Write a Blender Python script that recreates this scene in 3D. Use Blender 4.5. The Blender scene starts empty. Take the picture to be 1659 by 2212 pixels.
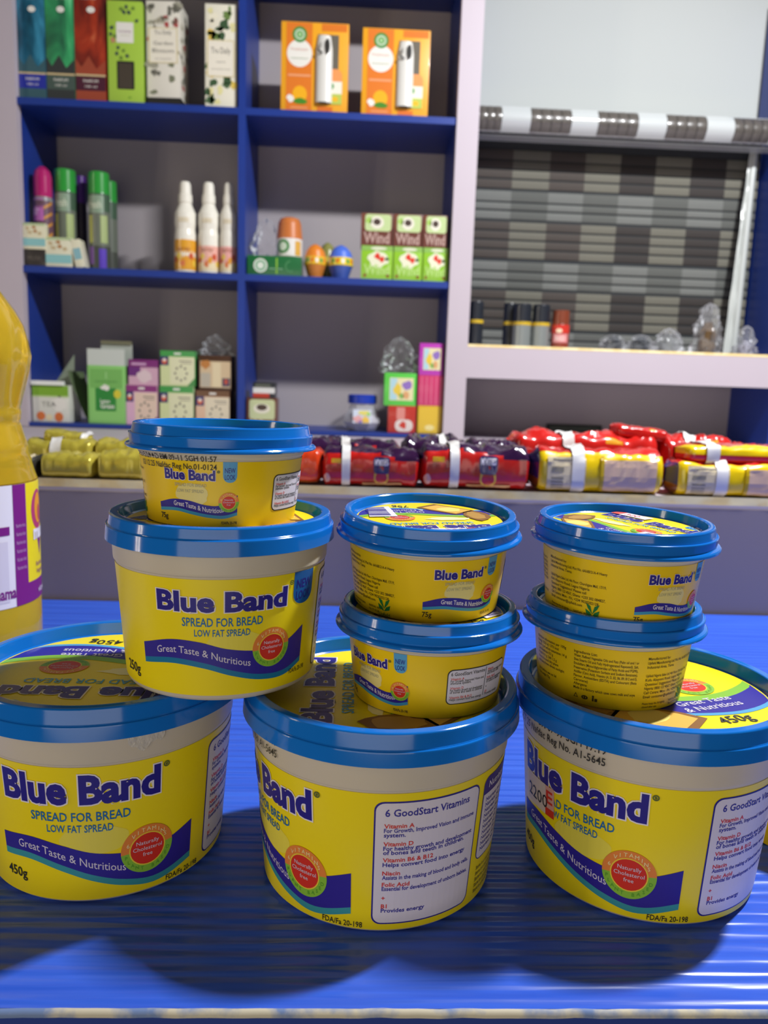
import bpy, bmesh, math, random
from mathutils import Vector, Matrix, noise

# ------------------------------------------------------------------ camera
W, H = 1659, 2212
CAM_H, PITCH, ROLL, YAW, FPX = 0.23027, 9.168, 1.95, 2.386, 1714.5
sc = bpy.context.scene
_ph, _ro, _ya = (math.radians(a) for a in (PITCH, ROLL, YAW))
FWD = Vector((math.sin(_ya) * math.cos(_ph), math.cos(_ya) * math.cos(_ph), -math.sin(_ph)))
_r = Vector((math.cos(_ya), -math.sin(_ya), 0)); _u = _r.cross(FWD)
RGT = math.cos(_ro) * _r + math.sin(_ro) * _u
UPV = -math.sin(_ro) * _r + math.cos(_ro) * _u
CAM = Vector((0, 0, CAM_H))
cd = bpy.data.cameras.new('camera'); cam = bpy.data.objects.new('camera', cd)
sc.collection.objects.link(cam); sc.camera = cam
cd.sensor_fit = 'HORIZONTAL'; cd.sensor_width = 36; cd.lens = FPX * 36 / W
cd.clip_start = 0.01
cam.matrix_world = Matrix(((RGT.x, UPV.x, -FWD.x, 0), (RGT.y, UPV.y, -FWD.y, 0), (RGT.z, UPV.z, -FWD.z, CAM_H), (0, 0, 0, 1)))
cd.dof.use_dof = True; cd.dof.focus_distance = 0.36; cd.dof.aperture_fstop = 17

# ------------------------------------------------------------------ world and lights
wd = bpy.data.worlds.new('world'); sc.world = wd; wd.use_nodes = True
bg = wd.node_tree.nodes['Background']
bg.inputs['Color'].default_value = (1.0, 0.93, 0.86, 1); bg.inputs['Strength'].default_value = 0.03

def area(name, loc, target, sx, sy, power, col):
    ld = bpy.data.lights.new(name, 'AREA'); ld.shape = 'RECTANGLE'; ld.size = sx; ld.size_y = sy
    ld.energy = power; ld.color = col
    o = bpy.data.objects.new(name, ld); sc.collection.objects.link(o); o.location = loc
    o.rotation_euler = (Vector(target) - Vector(loc)).to_track_quat('-Z', 'Y').to_euler()
    return o
# ceiling batten over the gap between table and shelves
area('ceiling_batten', (0.74, 0.67, 1.34), (0.50, 0.95, 0.2), 0.15, 0.05, 36, (0.97, 0.98, 1.0))
# added warm fill panel behind the camera, brightens the tub fronts
area('front_fill', (-0.15, -1.0, 0.08), (0.0, 0.6, 0.18), 1.5, 0.8, 7.6, (1.0, 0.92, 0.80))
# two tall narrow gaps of daylight beside the door far to the left
area('door_gap_a', (-2.6, -0.31, 0.6), (0.0, 0.37, 0.25), 0.035, 1.8, 8.0, (1.0, 0.88, 0.70))
area('door_gap_b', (-2.6, -0.15, 0.6), (0.0, 0.37, 0.25), 0.035, 1.8, 8.0, (1.0, 0.88, 0.70))

vs = sc.view_settings
vs.view_transform = 'Standard'; vs.look = 'None'; vs.gamma = 1; vs.use_curve_mapping = False
vs.exposure = 0.0

# ------------------------------------------------------------------ helpers
random.seed(7)
COL = sc.collection
def at(px, py, Y):
    d = RGT * ((px - W / 2) / FPX) - UPV * ((py - H / 2) / FPX) + FWD
    return CAM + d * (Y / d.y)
def ground(px, py, z=0.0):
    d = RGT * ((px - W / 2) / FPX) - UPV * ((py - H / 2) / FPX) + FWD
    return CAM + d * ((z - CAM_H) / d.z)
def lin(h):
    h = h.lstrip('#'); c = [int(h[i:i + 2], 16) / 255 for i in (0, 2, 4)]
    return tuple(x / 12.92 if x <= 0.04045 else ((x + 0.055) / 1.055) ** 2.4 for x in c) + (1,)
_mats = {}
def mat(hexc, rough=0.45, metal=0.0, spec=0.5, sss=0.0, var=0.0, bump=0.0, bscale=60, coat=0.0, trans=0.0, emit=0.0):
    key = (hexc, rough, metal, spec, sss, var, bump, bscale, coat, trans, emit)
    if key in _mats: return _mats[key]
    m = bpy.data.materials.new('m_' + hexc.lstrip('#')); m.use_nodes = True
    nt = m.node_tree; p = nt.nodes['Principled BSDF']
    p.inputs['Base Color'].default_value = lin(hexc); p.inputs['Roughness'].default_value = rough
    p.inputs['Metallic'].default_value = metal; p.inputs['Specular IOR Level'].default_value = spec
    p.inputs['Coat Weight'].default_value = coat
    if coat: p.inputs['Coat Roughness'].default_value = 0.08
    if sss:
        p.inputs['Subsurface Weight'].default_value = sss; p.inputs['Subsurface Radius'].default_value = (.006, .005, .003)
        p.inputs['Subsurface Scale'].default_value = 1.0
    if var or bump:
        tc = nt.nodes.new('ShaderNodeTexCoord'); nz = nt.nodes.new('ShaderNodeTexNoise')
        nz.inputs['Scale'].default_value = bscale; nz.inputs['Detail'].default_value = 4
        nt.links.new(tc.outputs['Object'], nz.inputs['Vector'])
        if var:
            mx = nt.nodes.new('ShaderNodeMix'); mx.data_type = 'RGBA'
            c = lin(hexc); mx.inputs['A'].default_value = tuple(x * (1 - var) for x in c[:3]) + (1,)
            mx.inputs['B'].default_value = tuple(min(1, x * (1 + var)) for x in c[:3]) + (1,)
            nt.links.new(nz.outputs['Fac'], mx.inputs['Factor']); nt.links.new(mx.outputs['Result'], p.inputs['Base Color'])
        if bump:
            b = nt.nodes.new('ShaderNodeBump'); b.inputs['Strength'].default_value = bump; b.inputs['Distance'].default_value = 0.002
            nt.links.new(nz.outputs['Fac'], b.inputs['Height']); nt.links.new(b.outputs['Normal'], p.inputs['Normal'])
    if trans:
        p.inputs['Transmission Weight'].default_value = trans; p.inputs['IOR'].default_value = 1.25
    _mats[key] = m
    return m
def film(name, alpha, hexc='#f4f6fa', rough=0.08):
    """thin clear plastic: mostly see-through with a glossy skin"""
    m = bpy.data.materials.new(name); m.use_nodes = True; nt = m.node_tree
    p = nt.nodes['Principled BSDF']; p.inputs['Base Color'].default_value = lin(hexc); p.inputs['Roughness'].default_value = rough
    p.inputs['Specular IOR Level'].default_value = 0.9
    tr = nt.nodes.new('ShaderNodeBsdfTransparent'); mx = nt.nodes.new('ShaderNodeMixShader')
    fr = nt.nodes.new('ShaderNodeFresnel'); fr.inputs['IOR'].default_value = 1.22
    ad = nt.nodes.new('ShaderNodeMath'); ad.operation = 'ADD'; ad.use_clamp = True; ad.inputs[1].default_value = alpha
    nt.links.new(fr.outputs[0], ad.inputs[0]); nt.links.new(ad.outputs[0], mx.inputs[0])
    nt.links.new(tr.outputs[0], mx.inputs[1]); nt.links.new(p.outputs[0], mx.inputs[2])
    nt.links.new(mx.outputs[0], nt.nodes['Material Output'].inputs['Surface'])
    return m

def link(o, parent=None):
    COL.objects.link(o)
    if parent is not None: o.parent = parent
    return o
def tag(o, label=None, cat=None, group=None, kind=None):
    if label: o['label'] = label
    if cat: o['category'] = cat
    if group: o['group'] = group
    if kind: o['kind'] = kind
    return o
def thing(name, label, cat, loc=(0, 0, 0), rotz=0, group=None):
    o = bpy.data.objects.new(name, None); o.empty_display_size = 0.02
    o.location = loc; o.rotation_euler = (0, 0, rotz); link(o); return tag(o, label, cat, group)
def copy_tree(o, parent=None):
    c = o.copy(); link(c, parent)
    for ch in list(o.children): copy_tree(ch, c)
    return c

class MB:
    def __init__(s): s.v = []; s.f = []; s.m = []; s.mats = []
    def mi(s, m):
        if m not in s.mats: s.mats.append(m)
        return s.mats.index(m)
    def add(s, verts, faces, m):
        b = len(s.v); s.v += [tuple(v) for v in verts]; k = s.mi(m)
        for f in faces: s.f.append(tuple(i + b for i in f)); s.m.append(k)
    def box(s, x0, x1, y0, y1, z0, z1, m):
        v = [(x, y, z) for z in (z0, z1) for y in (y0, y1) for x in (x0, x1)]
        s.add(v, [(0, 2, 3, 1), (4, 5, 7, 6), (0, 1, 5, 4), (2, 6, 7, 3), (0, 4, 6, 2), (1, 3, 7, 5)], m)
    def quad(s, a, b, c, d, m): s.add([a, b, c, d], [(0, 1, 2, 3)], m)
    def lathe(s, prof, m, seg=64, c=(0, 0, 0), cap=(True, True), phase=0.0, ms=None):
        n = len(prof)
        V = [(c[0] + r * math.sin(2 * math.pi * (j + phase) / seg), c[1] - r * math.cos(2 * math.pi * (j + phase) / seg), c[2] + z) for r, z in prof for j in range(seg)]
        for i in range(n - 1):
            mm = ms[i] if ms else m
            base = len(s.v)
            s.add(V[i * seg:(i + 2) * seg], [(j, (j + 1) % seg, seg + (j + 1) % seg, seg + j) for j in range(seg)], mm)
        if cap[0]: s.add(V[:seg], [tuple(range(seg - 1, -1, -1))], ms[0] if ms else m)
        if cap[1]: s.add(V[-seg:], [tuple(range(seg))], ms[-1] if ms else m)
    def grid(s, fn, nu, nv, m, mfn=None):
        V = [fn(i / nu, j / nv) for j in range(nv + 1) for i in range(nu + 1)]
        b = len(s.v); s.v += [tuple(v) for v in V]
        for j in range(nv):
            for i in range(nu):
                a = b + j * (nu + 1) + i
                s.f.append((a, a + 1, a + nu + 2, a + nu + 1))
                s.m.append(s.mi(mfn((i + .5) / nu, (j + .5) / nv) if mfn else m))
    def build(s, name, parent=None, smooth=35, bevel=0.0, weld=False):
        me = bpy.data.meshes.new(name); me.from_pydata(s.v, [], s.f)
        for m in s.mats: me.materials.append(m)
        me.polygons.foreach_set('material_index', s.m)
        if bevel or weld:
            bm = bmesh.new(); bm.from_mesh(me)
            bmesh.ops.remove_doubles(bm, verts=bm.verts, dist=1e-6)
            if bevel:
                bmesh.ops.bevel(bm, geom=[e for e in bm.edges if len(e.link_faces) == 2 and e.calc_face_angle(0) > 0.6], offset=bevel, segments=2, profile=0.6, affect='EDGES')
            bm.to_mesh(me); bm.free()
        if smooth:
            me.polygons.foreach_set('use_smooth', [True] * len(me.polygons))
            me.set_sharp_from_angle(angle=math.radians(smooth))
        me.update()
        o = bpy.data.objects.new(name, me); return link(o, parent)

_tc = {}
def text2d(s, bold=0.0, res=2):
    key = (s, bold, res)
    if key not in _tc:
        c = bpy.data.curves.new('txt', 'FONT'); c.body = s; c.size = 1; c.offset = bold; c.resolution_u = res; c.fill_mode = 'FRONT'
        o = bpy.data.objects.new('txt', c); m = bpy.data.meshes.new_from_object(o)
        v = [(q.co.x, q.co.y) for q in m.vertices]; f = [tuple(p.vertices) for p in m.polygons]
        bpy.data.objects.remove(o); bpy.data.curves.remove(c); bpy.data.meshes.remove(m)
        _tc[key] = (v, f)
    return _tc[key]
CAPH = 0.72
class Art:
    """flat print: outlines in the sheet's own 2-D coordinates, laid on a real surface by a mapping"""
    def __init__(s): s.items = []
    def poly(s, pts, m, layer=0): s.items.append((list(pts), [tuple(range(len(pts)))], m, layer)); return s
    def rect(s, x0, y0, x1, y1, m, layer=0): return s.poly([(x0, y0), (x1, y0), (x1, y1), (x0, y1)], m, layer)
    def rrect(s, x0, y0, x1, y1, rx, ry, m, layer=0, corners='1111', n=5):
        pts = []
        for k, (cx, cy, a) in enumerate([(x0 + rx, y0 + ry, 180), (x1 - rx, y0 + ry, 270), (x1 - rx, y1 - ry, 0), (x0 + rx, y1 - ry, 90)]):
            if corners[k] == '1': pts += [(cx + rx * math.cos(math.radians(a + 90 * i / n)), cy + ry * math.sin(math.radians(a + 90 * i / n))) for i in range(n + 1)]
            else: pts.append(((x0, y0), (x1, y0), (x1, y1), (x0, y1))[k])
        return s.poly(pts, m, layer)
    def ell(s, cx, cy, rx, ry, m, layer=0, n=28, a0=0, a1=360):
        k = n if a1 - a0 >= 360 else n + 1
        return s.poly([(cx + rx * math.cos(math.radians(a0 + (a1 - a0) * i / n)), cy + ry * math.sin(math.radians(a0 + (a1 - a0) * i / n))) for i in range(k)], m, layer)
    def ring(s, cx, cy, rx, ry, t, m, layer=0, a0=0, a1=360, n=28):
        v = []; f = []
        for i in range(n + 1):
            a = math.radians(a0 + (a1 - a0) * i / n)
            v += [(cx + rx * math.cos(a), cy + ry * math.sin(a)), (cx + rx * t * math.cos(a), cy + ry * t * math.sin(a))]
            if i < n: f.append((2 * i, 2 * i + 2, 2 * i + 3, 2 * i + 1))
        s.items.append((v, f, m, layer)); return s
    def blob(s, cx, cy, rx, ry, m, layer=0, seed=0, n=14, jag=.3):
        rnd = random.Random(seed)
        return s.poly([(cx + rx * (1 - jag + 2 * jag * rnd.random()) * math.cos(2 * math.pi * i / n), cy + ry * (1 - jag + 2 * jag * rnd.random()) * math.sin(2 * math.pi * i / n)) for i in range(n)], m, layer)
    def strip(s, top, bot, m, layer=0):
        """top and bot: lists of (x, y) with equal length"""
        n = len(top); s.items.append((list(top) + list(bot), [(i, i + 1, n + i + 1, n + i) for i in range(n - 1)], m, layer)); return s
    def text(s, t, x, y, h, m, layer=0, bold=0.0, w=None, wmax=None, align='L', xs=1.0, asp=1.0, res=2, rot=0, ref=None):
        """x,y: left (or centre) of the baseline; h: cap height; w: total width; asp: sheet-x units per sheet-y unit"""
        v, f = text2d(t, bold, res)
        if not v: return s
        rv = text2d(t, ref, res)[0] if ref is not None else v
        a, b = min(q[0] for q in rv), max(q[0] for q in rv)
        ky = h / CAPH; kx = ky * xs * asp
        if w: kx = w / (b - a)
        elif wmax and kx * (b - a) > wmax: kx = wmax / (b - a)
        off = {'L': 0, 'C': -.5, 'R': -1}[align] * (b - a) * kx
        ca, sa = math.cos(math.radians(rot)), math.sin(math.radians(rot))
        out = []
        for q in v:
            dx, dy = (q[0] - a) * kx + off, q[1] * ky
            out.append((x + dx * ca - dy * sa, y + dx * sa + dy * ca))
        s.items.append((out, f, m, layer)); return s
    def warp(s, fn, only=None):
        s.items = [([fn(*p) for p in v], f, m, l) for v, f, m, l in s.items]; return s
    def build(s, name, parent, mapping, step=None, ystep=None):
        mb = MB()
        for v, f, m, l in s.items:
            if step and max(p[0] for p in v) - min(p[0] for p in v) > step:
                bm = bmesh.new(); vv = [bm.verts.new((p[0], p[1], 0)) for p in v]
                for q in f:
                    try: bm.faces.new([vv[i] for i in q])
                    except ValueError: pass
                x = math.floor(min(p[0] for p in v) / step) * step + step; x1 = max(p[0] for p in v)
                while x < x1:
                    bmesh.ops.bisect_plane(bm, geom=bm.verts[:] + bm.edges[:] + bm.faces[:], plane_co=(x, 0, 0), plane_no=(1, 0, 0), dist=1e-7)
                    x += step
                if ystep:
                    y = math.floor(min(p[1] for p in v) / ystep) * ystep + ystep; y1 = max(p[1] for p in v)
                    while y < y1:
                        bmesh.ops.bisect_plane(bm, geom=bm.verts[:] + bm.edges[:] + bm.faces[:], plane_co=(0, y, 0), plane_no=(0, 1, 0), dist=1e-7)
                        y += ystep
                bm.verts.index_update()
                v = [(p.co.x, p.co.y) for p in bm.verts]; f = [tuple(q.index for q in fc.verts) for fc in bm.faces]; bm.free()
            mb.add([mapping(p[0], p[1], l) for p in v], f, m)
        o = mb.build(name, parent, smooth=0)
        return o

# ------------------------------------------------------------------ surface materials
def table_mat():
    m = bpy.data.materials.new('blue_laminate'); m.use_nodes = True; nt = m.node_tree; p = nt.nodes['Principled BSDF']
    tc = nt.nodes.new('ShaderNodeTexCoord'); mp = nt.nodes.new('ShaderNodeMapping'); mp.inputs['Scale'].default_value = (6, 170, 40)
    nz = nt.nodes.new('ShaderNodeTexNoise'); nz.inputs['Scale'].default_value = 1.0; nz.inputs['Detail'].default_value = 5; nz.inputs['Roughness'].default_value = .55
    nt.links.new(tc.outputs['Object'], mp.inputs['Vector']); nt.links.new(mp.outputs[0], nz.inputs['Vector'])
    cr = nt.nodes.new('ShaderNodeValToRGB'); cr.color_ramp.elements[0].position = .3; cr.color_ramp.elements[1].position = .75
    cr.color_ramp.elements[0].color = lin('#2c56cc'); cr.color_ramp.elements[1].color = lin('#3d6ae0')
    nt.links.new(nz.outputs['Fac'], cr.inputs[0]); nt.links.new(cr.outputs[0], p.inputs['Base Color'])
    wv = nt.nodes.new('ShaderNodeTexWave'); wv.bands_direction = 'Y'; wv.inputs['Scale'].default_value = 42
    wv.inputs['Distortion'].default_value = 3.5; wv.inputs['Detail'].default_value = 3; wv.inputs['Detail Scale'].default_value = 1.2
    mp2 = nt.nodes.new('ShaderNodeMapping'); mp2.inputs['Scale'].default_value = (.12, 1, 1)
    nt.links.new(tc.outputs['Object'], mp2.inputs['Vector']); nt.links.new(mp2.outputs[0], wv.inputs['Vector'])
    n2 = nt.nodes.new('ShaderNodeTexNoise'); n2.inputs['Scale'].default_value = 1.0; n2.inputs['Detail'].default_value = 2
    mp3 = nt.nodes.new('ShaderNodeMapping'); mp3.inputs['Scale'].default_value = (14, 60, 1)
    nt.links.new(tc.outputs['Object'], mp3.inputs['Vector']); nt.links.new(mp3.outputs[0], n2.inputs['Vector'])
    mu = nt.nodes.new('ShaderNodeMath'); mu.operation = 'MULTIPLY'; nt.links.new(wv.outputs['Fac'], mu.inputs[0]); nt.links.new(n2.outputs['Fac'], mu.inputs[1])
    ad = nt.nodes.new('ShaderNodeMath'); ad.operation = 'MULTIPLY_ADD'; ad.inputs[1].default_value = .12
    nt.links.new(nz.outputs['Fac'], ad.inputs[0]); nt.links.new(mu.outputs[0], ad.inputs[2])
    b = nt.nodes.new('ShaderNodeBump'); b.inputs['Strength'].default_value = 1.0; b.inputs['Distance'].default_value = .0011
    nt.links.new(ad.outputs[0], b.inputs['Height']); nt.links.new(b.outputs['Normal'], p.inputs['Normal'])
    p.inputs['Roughness'].default_value = .27; p.inputs['Specular IOR Level'].default_value = .5
    return m
def worn_mat(a, b, scale=60):
    m = bpy.data.materials.new('worn_edge'); m.use_nodes = True; nt = m.node_tree; p = nt.nodes['Principled BSDF']
    tc = nt.nodes.new('ShaderNodeTexCoord'); nz = nt.nodes.new('ShaderNodeTexNoise'); nz.inputs['Scale'].default_value = scale; nz.inputs['Detail'].default_value = 5
    nt.links.new(tc.outputs['Object'], nz.inputs['Vector'])
    cr = nt.nodes.new('ShaderNodeValToRGB'); cr.color_ramp.elements[0].position = .42; cr.color_ramp.elements[1].position = .58
    cr.color_ramp.elements[0].color = lin(a); cr.color_ramp.elements[1].color = lin(b)
    nt.links.new(nz.outputs['Fac'], cr.inputs[0]); nt.links.new(cr.outputs[0], p.inputs['Base Color']); p.inputs['Roughness'].default_value = .6
    return m
M_TABLE = table_mat(); M_WORN = worn_mat('#6f86b4', '#cbc3ae')
M_NAVY = mat('#1b388c', .42, var=.08, bscale=20)
M_LILAC = mat('#bdb2bb', .55, var=.03, bscale=8)
M_BACK = mat('#aea6a8', .7, var=.05, bscale=6)
M_RISER = mat('#91868c', .6, var=.05, bscale=5)
M_CREAM = worn_mat('#f4d890', '#ffeeb4', 35)
M_WALL = mat('#b6bab8', .75, var=.02, bscale=3)

# ------------------------------------------------------------------ setting
D, DB = 1.60, 1.80                      # front and back of the shelf unit
YT0 = ground(830, 2188).y               # front edge of the table
YT1 = ground(728, 1307).y               # foot of the riser behind it
ZL = at(1011, 1060, YT1).z              # top of the base cabinet
def struct(o): o['kind'] = 'structure'; return o
mb = MB(); mb.box(-3, 3, -2.6, DB + .03, -.92, -.90, mat('#8d8880', .5, var=.1, bscale=4)); struct(mb.build('floor', smooth=0))
mb = MB(); mb.box(-3, 3, DB + .012, DB + .06, -.90, 1.9, M_WALL); struct(mb.build('wall_back', smooth=0))

tb = thing('display_table', 'blue wood-grain table top in the foreground carrying the stacked tubs', 'table', (0, (YT0 + YT1) / 2, -.9))
def tpart(name, mb, **k):
    mb.v = [(x, y - (YT0 + YT1) / 2, z + .9) for x, y, z in mb.v]; return mb.build(name, tb, **k)
mb = MB(); mb.box(-.85, .85, YT0 + .002, YT1 - .004, -.020, 0, M_TABLE); tpart('table_top', mb, smooth=0)
mb = MB(); mb.grid(lambda u, v: (-.85 + 1.7 * u, YT0 + .002 - .0018 * math.sin(v * math.pi / 2) + .0005 * noise.noise((u * 160, 0, 0)), -.0025 * (1 - math.cos(v * math.pi / 2)) - .00005 + .0001), 400, 4, M_WORN); o = tpart('worn_edge', mb); o['label'] = 'chipped pale front edge'
mb = MB(); mb.box(-.85, .85, YT0 + .0005, YT0 + .0021, -.020, -.0025, M_NAVY); tpart('edge_band', mb, smooth=0)
mb = MB(); mb.box(-.80, .80, YT0 + .05, YT0 + .066, -.30, -.020, M_NAVY); tpart('apron', mb, smooth=0)
for sx in (-.80, .74):
    for sy in (YT0 + .07, YT1 - .09):
        mb = MB(); mb.box(sx, sx + .06, sy, sy + .06, -.9, -.020, M_NAVY); tpart('leg', mb, smooth=0)

bc = thing('base_cabinet', 'lilac base cabinet with a cream edged ledge holding the snack packs', 'cabinet', (0, 1.2, -.9))
def cpart(name, mb, **k):
    mb.v = [(x, y - 1.2, z + .9) for x, y, z in mb.v]; return mb.build(name, bc, **k)
mb = MB(); mb.box(-1.3, 1.3, YT1, YT1 + .018, -.9, ZL - .012, M_RISER); cpart('front_panel', mb, smooth=0)
mb = MB(); mb.box(-1.3, 1.3, YT1 + .001, DB + .01, ZL - .012, ZL - .001, M_LILAC); cpart('ledge_board', mb, smooth=0)
mb = MB(); mb.grid(lambda u, v: (-1.3 + 2.6 * u, YT1 - .0006 + .0004 * noise.noise((u * 120, v * 3, 0)), ZL + .0008 - .0085 * v), 300, 3, M_CREAM); cpart('edge_strip', mb)

su = thing('shelf_unit', 'tall blue and lilac shop shelf unit behind the table', 'shelf unit', (0, D, ZL))
def spart(name, mb, **k):
    mb.v = [(x, y - D, z - ZL) for x, y, z in mb.v]; return mb.build(name, su, **k)
XL = at(45, 450, D).x; XP0 = at(978, 450, D).x; XP1 = at(1025, 450, D).x
XD0 = at(513.5, 600, D).x; XD1 = at(529, 600, D).x
XR = at(1575, 880, DB).x
ZTOP = at(500, -125, D).z; Z1 = at(500, 231, D).z; Z2 = at(500, 590.5, D).z; Z3 = at(200, 915.5, D).z; TH = .0125
ZF1 = at(1010, 744, D).z; ZF0 = at(1010, 816, D).z
mb = MB(); mb.box(XL - .10, XL, D - .004, D + .016, ZL, 1.05, M_LILAC); spart('post', mb, smooth=0)
mb = MB(); mb.box(XP0, XP1, D - .004, D + .016, ZL, 1.05, M_LILAC); spart('post', mb, smooth=0)
mb = MB(); mb.box(XL - .018, XL, D + .016, DB, ZL, 1.05, M_NAVY); spart('side_panel', mb, smooth=0)
mb = MB(); mb.box(XP0, XP0 + .018, D + .016, DB, ZL, 1.05, M_NAVY); spart('side_panel', mb, smooth=0)
mb = MB(); mb.box(XR, XR + .018, D + .016, DB, ZL, 1.05, M_NAVY); spart('side_panel', mb, smooth=0)
mb = MB(); mb.box(XD0, XD1, D, DB, ZL, 1.05, M_NAVY); spart('divider', mb, smooth=0)
mb = MB(); mb.box(XL, XP0 + .018, DB, DB + .01, ZL, 1.05, M_BACK); spart('back_panel', mb, smooth=0)
mb = MB(); mb.box(XP0 + .018, XR, DB, DB + .01, ZL, ZF0, M_BACK); spart('back_panel', mb, smooth=0)
for zt in (ZTOP, Z1, Z2, Z3):
    for xa, xb in ((XL, XD0), (XD1, XP0)):
        mb = MB(); mb.box(xa, xb, D, DB, max(zt - TH, ZL + .0004), zt, M_NAVY); spart('shelf', mb, smooth=0)
mb = MB(); mb.box(XP1, XR + .12, D - .004, D + .016, ZF0, ZF1, M_LILAC); spart('fascia_board', mb, smooth=0)
mb = MB(); mb.box(XP0 + .018, XR, D + .016, DB, ZF1 - .016, ZF1, M_LILAC); spart('shelf', mb, smooth=0)
mb = MB(); mb.box(XP1, XR + .12, D - .0046, D + .002, ZF1 - .004, ZF1 + .0006, M_CREAM); spart('edge_strip', mb, smooth=0)
# little ventilation plate in the back of the lower right bay
a = at(1180, 936, DB - .004); b = at(1298, 936, DB - .004)
mb = MB(); mb.box(a.x, b.x, DB - .006, DB, ZL, at(1240, 917, DB).z, mat('#23261f', .6)); mb.box(a.x + .006, b.x - .006, DB - .008, DB - .006, ZL + .004, at(1240, 921, DB).z, mat('#3f4a3a', .4)); o = spart('cover_plate', mb, smooth=0); o['label'] = 'small dark green cover plate'

# ------------------------------------------------------------------ zebra blind
BY = 1.765
bl = thing('window_blind', 'grey and brown checked roller blind behind the right hand opening', 'blind', (0, BY, ZF1))
def bpart(name, mb, **k):
    mb.v = [(x, y - BY, z - ZF1) for x, y, z in mb.v]; return mb.build(name, bl, **k)
edges = [at(c, 410, BY).x for c in (985, 1029, 1105, 1185, 1261, 1337, 1413, 1489, 1565, 1641)]
edges[0] = XP0 + .021; edges[-1] = XR - .004
KHAKI = mat('#67655a', .8, var=.05, bscale=200); BROWN = mat('#443d38', .8, var=.06, bscale=200); DARK = mat('#312c29', .8, var=.06, bscale=200)
GREYL = mat('#6b6d69', .8, var=.04, bscale=200); GREYD = mat('#555753', .8, var=.04, bscale=200); MESH = mat('#2c3033', .8)
rows = [('k', [(321, 342), (345, 361), (365, 382), (386, 404)]), ('g', [(410, 432), (436, 450), (454, 471)]),
        ('k', [(477, 494), (498, 514), (518, 534), (538, 555)]), ('g', [(563, 582), (586, 602), (606, 620)]),
        ('k', [(626, 643), (647, 664), (668, 685), (689, 706)]), ('g', [(713, 728), (732, 748)])]
for kind, sl in rows:
    for y0, y1 in sl:
        za, zb = at(1040, y0, BY).z, at(1040, y1, BY).z
        mb = MB()
        for i in range(len(edges) - 1):
            if kind == 'k': m = KHAKI if i % 2 == 0 else (BROWN if i < 5 else DARK)
            else: m = GREYD if i % 2 == 0 else GREYL
            mb.grid(lambda u, v: (edges[i] + (edges[i + 1] - edges[i]) * u, BY - .0012 * math.sin(v * math.pi), zb + (za - zb) * v), 1, 3, m)
            mb.quad((edges[i], BY + .0004, za), (edges[i + 1], BY + .0004, za), (edges[i + 1], BY + .0004, zb), (edges[i], BY + .0004, zb), m)
        bpart('slat', mb)
mb = MB(); mb.box(edges[0], edges[-1], BY + .002, BY + .004, ZF1 + .002, at(1040, 285, BY).z, MESH); bpart('backing_mesh', mb, smooth=0)
mb = MB(); mb.box(edges[0], edges[-1], BY - .002, BY + .001, at(1040, 319, BY).z, at(1040, 270, BY).z, mat('#2b2d30', .7)); bpart('header_band', mb, smooth=0)
mb = MB(); mb.box(edges[0], edges[-1], BY - .006, BY + .002, ZF1 + .0008, ZF1 + .010, mat('#9a9c9c', .4)); bpart('bottom_rail', mb, smooth=0)

VY = 1.67
va = thing('blind_cassette', 'white curved blind cassette with dark ribbed fabric inserts above the checked blind', 'blind cassette', (0, VY, at(1040, 278, VY).z))
vz0, vz1 = at(1040, 279, VY).z, at(1040, 221, VY).z
def vpart(name, mb, **k):
    z0 = va.location.z; mb.v = [(x, y - VY, z - z0) for x, y, z in mb.v]; return mb.build(name, va, **k)
xa, xb = XP0 + .02, XR - .002
M_GLW = mat('#bec2c2', .12, coat=.5)
prof = lambda t: (VY + .05 - .052 * math.sin(math.pi * (.24 + .52 * t)), vz0 + (vz1 - vz0) * t)
mb = MB()
mb.grid(lambda u, v: (xa + (xb - xa) * u, prof(v)[0], prof(v)[1]), 1, 12, M_GLW)
mb.box(xa, xb, VY + .03, VY + .095, vz1 - .001, vz1 + .004, M_GLW); mb.box(xa, xb, VY + .03, VY + .06, vz0 - .003, vz0 + .001, M_GLW)
vpart('shell', mb)
ins = [(1020, 1085), (1148, 1236), (1294, 1381), (1443, 1530), (1590, 1670)]
for c0, c1 in ins:
    x0, x1 = at(c0, 250, VY).x, min(at(c1, 250, VY).x, xb)
    mb = MB()
    n = 4
    for k in range(n):
        u0 = x0 + (x1 - x0) * (k + .06) / n; u1 = x0 + (x1 - x0) * (k + .94) / n
        mb.grid(lambda u, v: (u0 + (u1 - u0) * u, prof(.05 + .9 * v)[0] - .0009 - .0008 * math.sin(u * math.pi), prof(.05 + .9 * v)[1]), 4, 10, mat('#57524d', .35, coat=.4))
    mb.grid(lambda u, v: (x0 + (x1 - x0) * u, prof(.05 + .9 * v)[0] - .0006, prof(.05 + .9 * v)[1]), 1, 10, mat('#35322f', .35, coat=.4))
    vpart('fabric_insert', mb)
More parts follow.
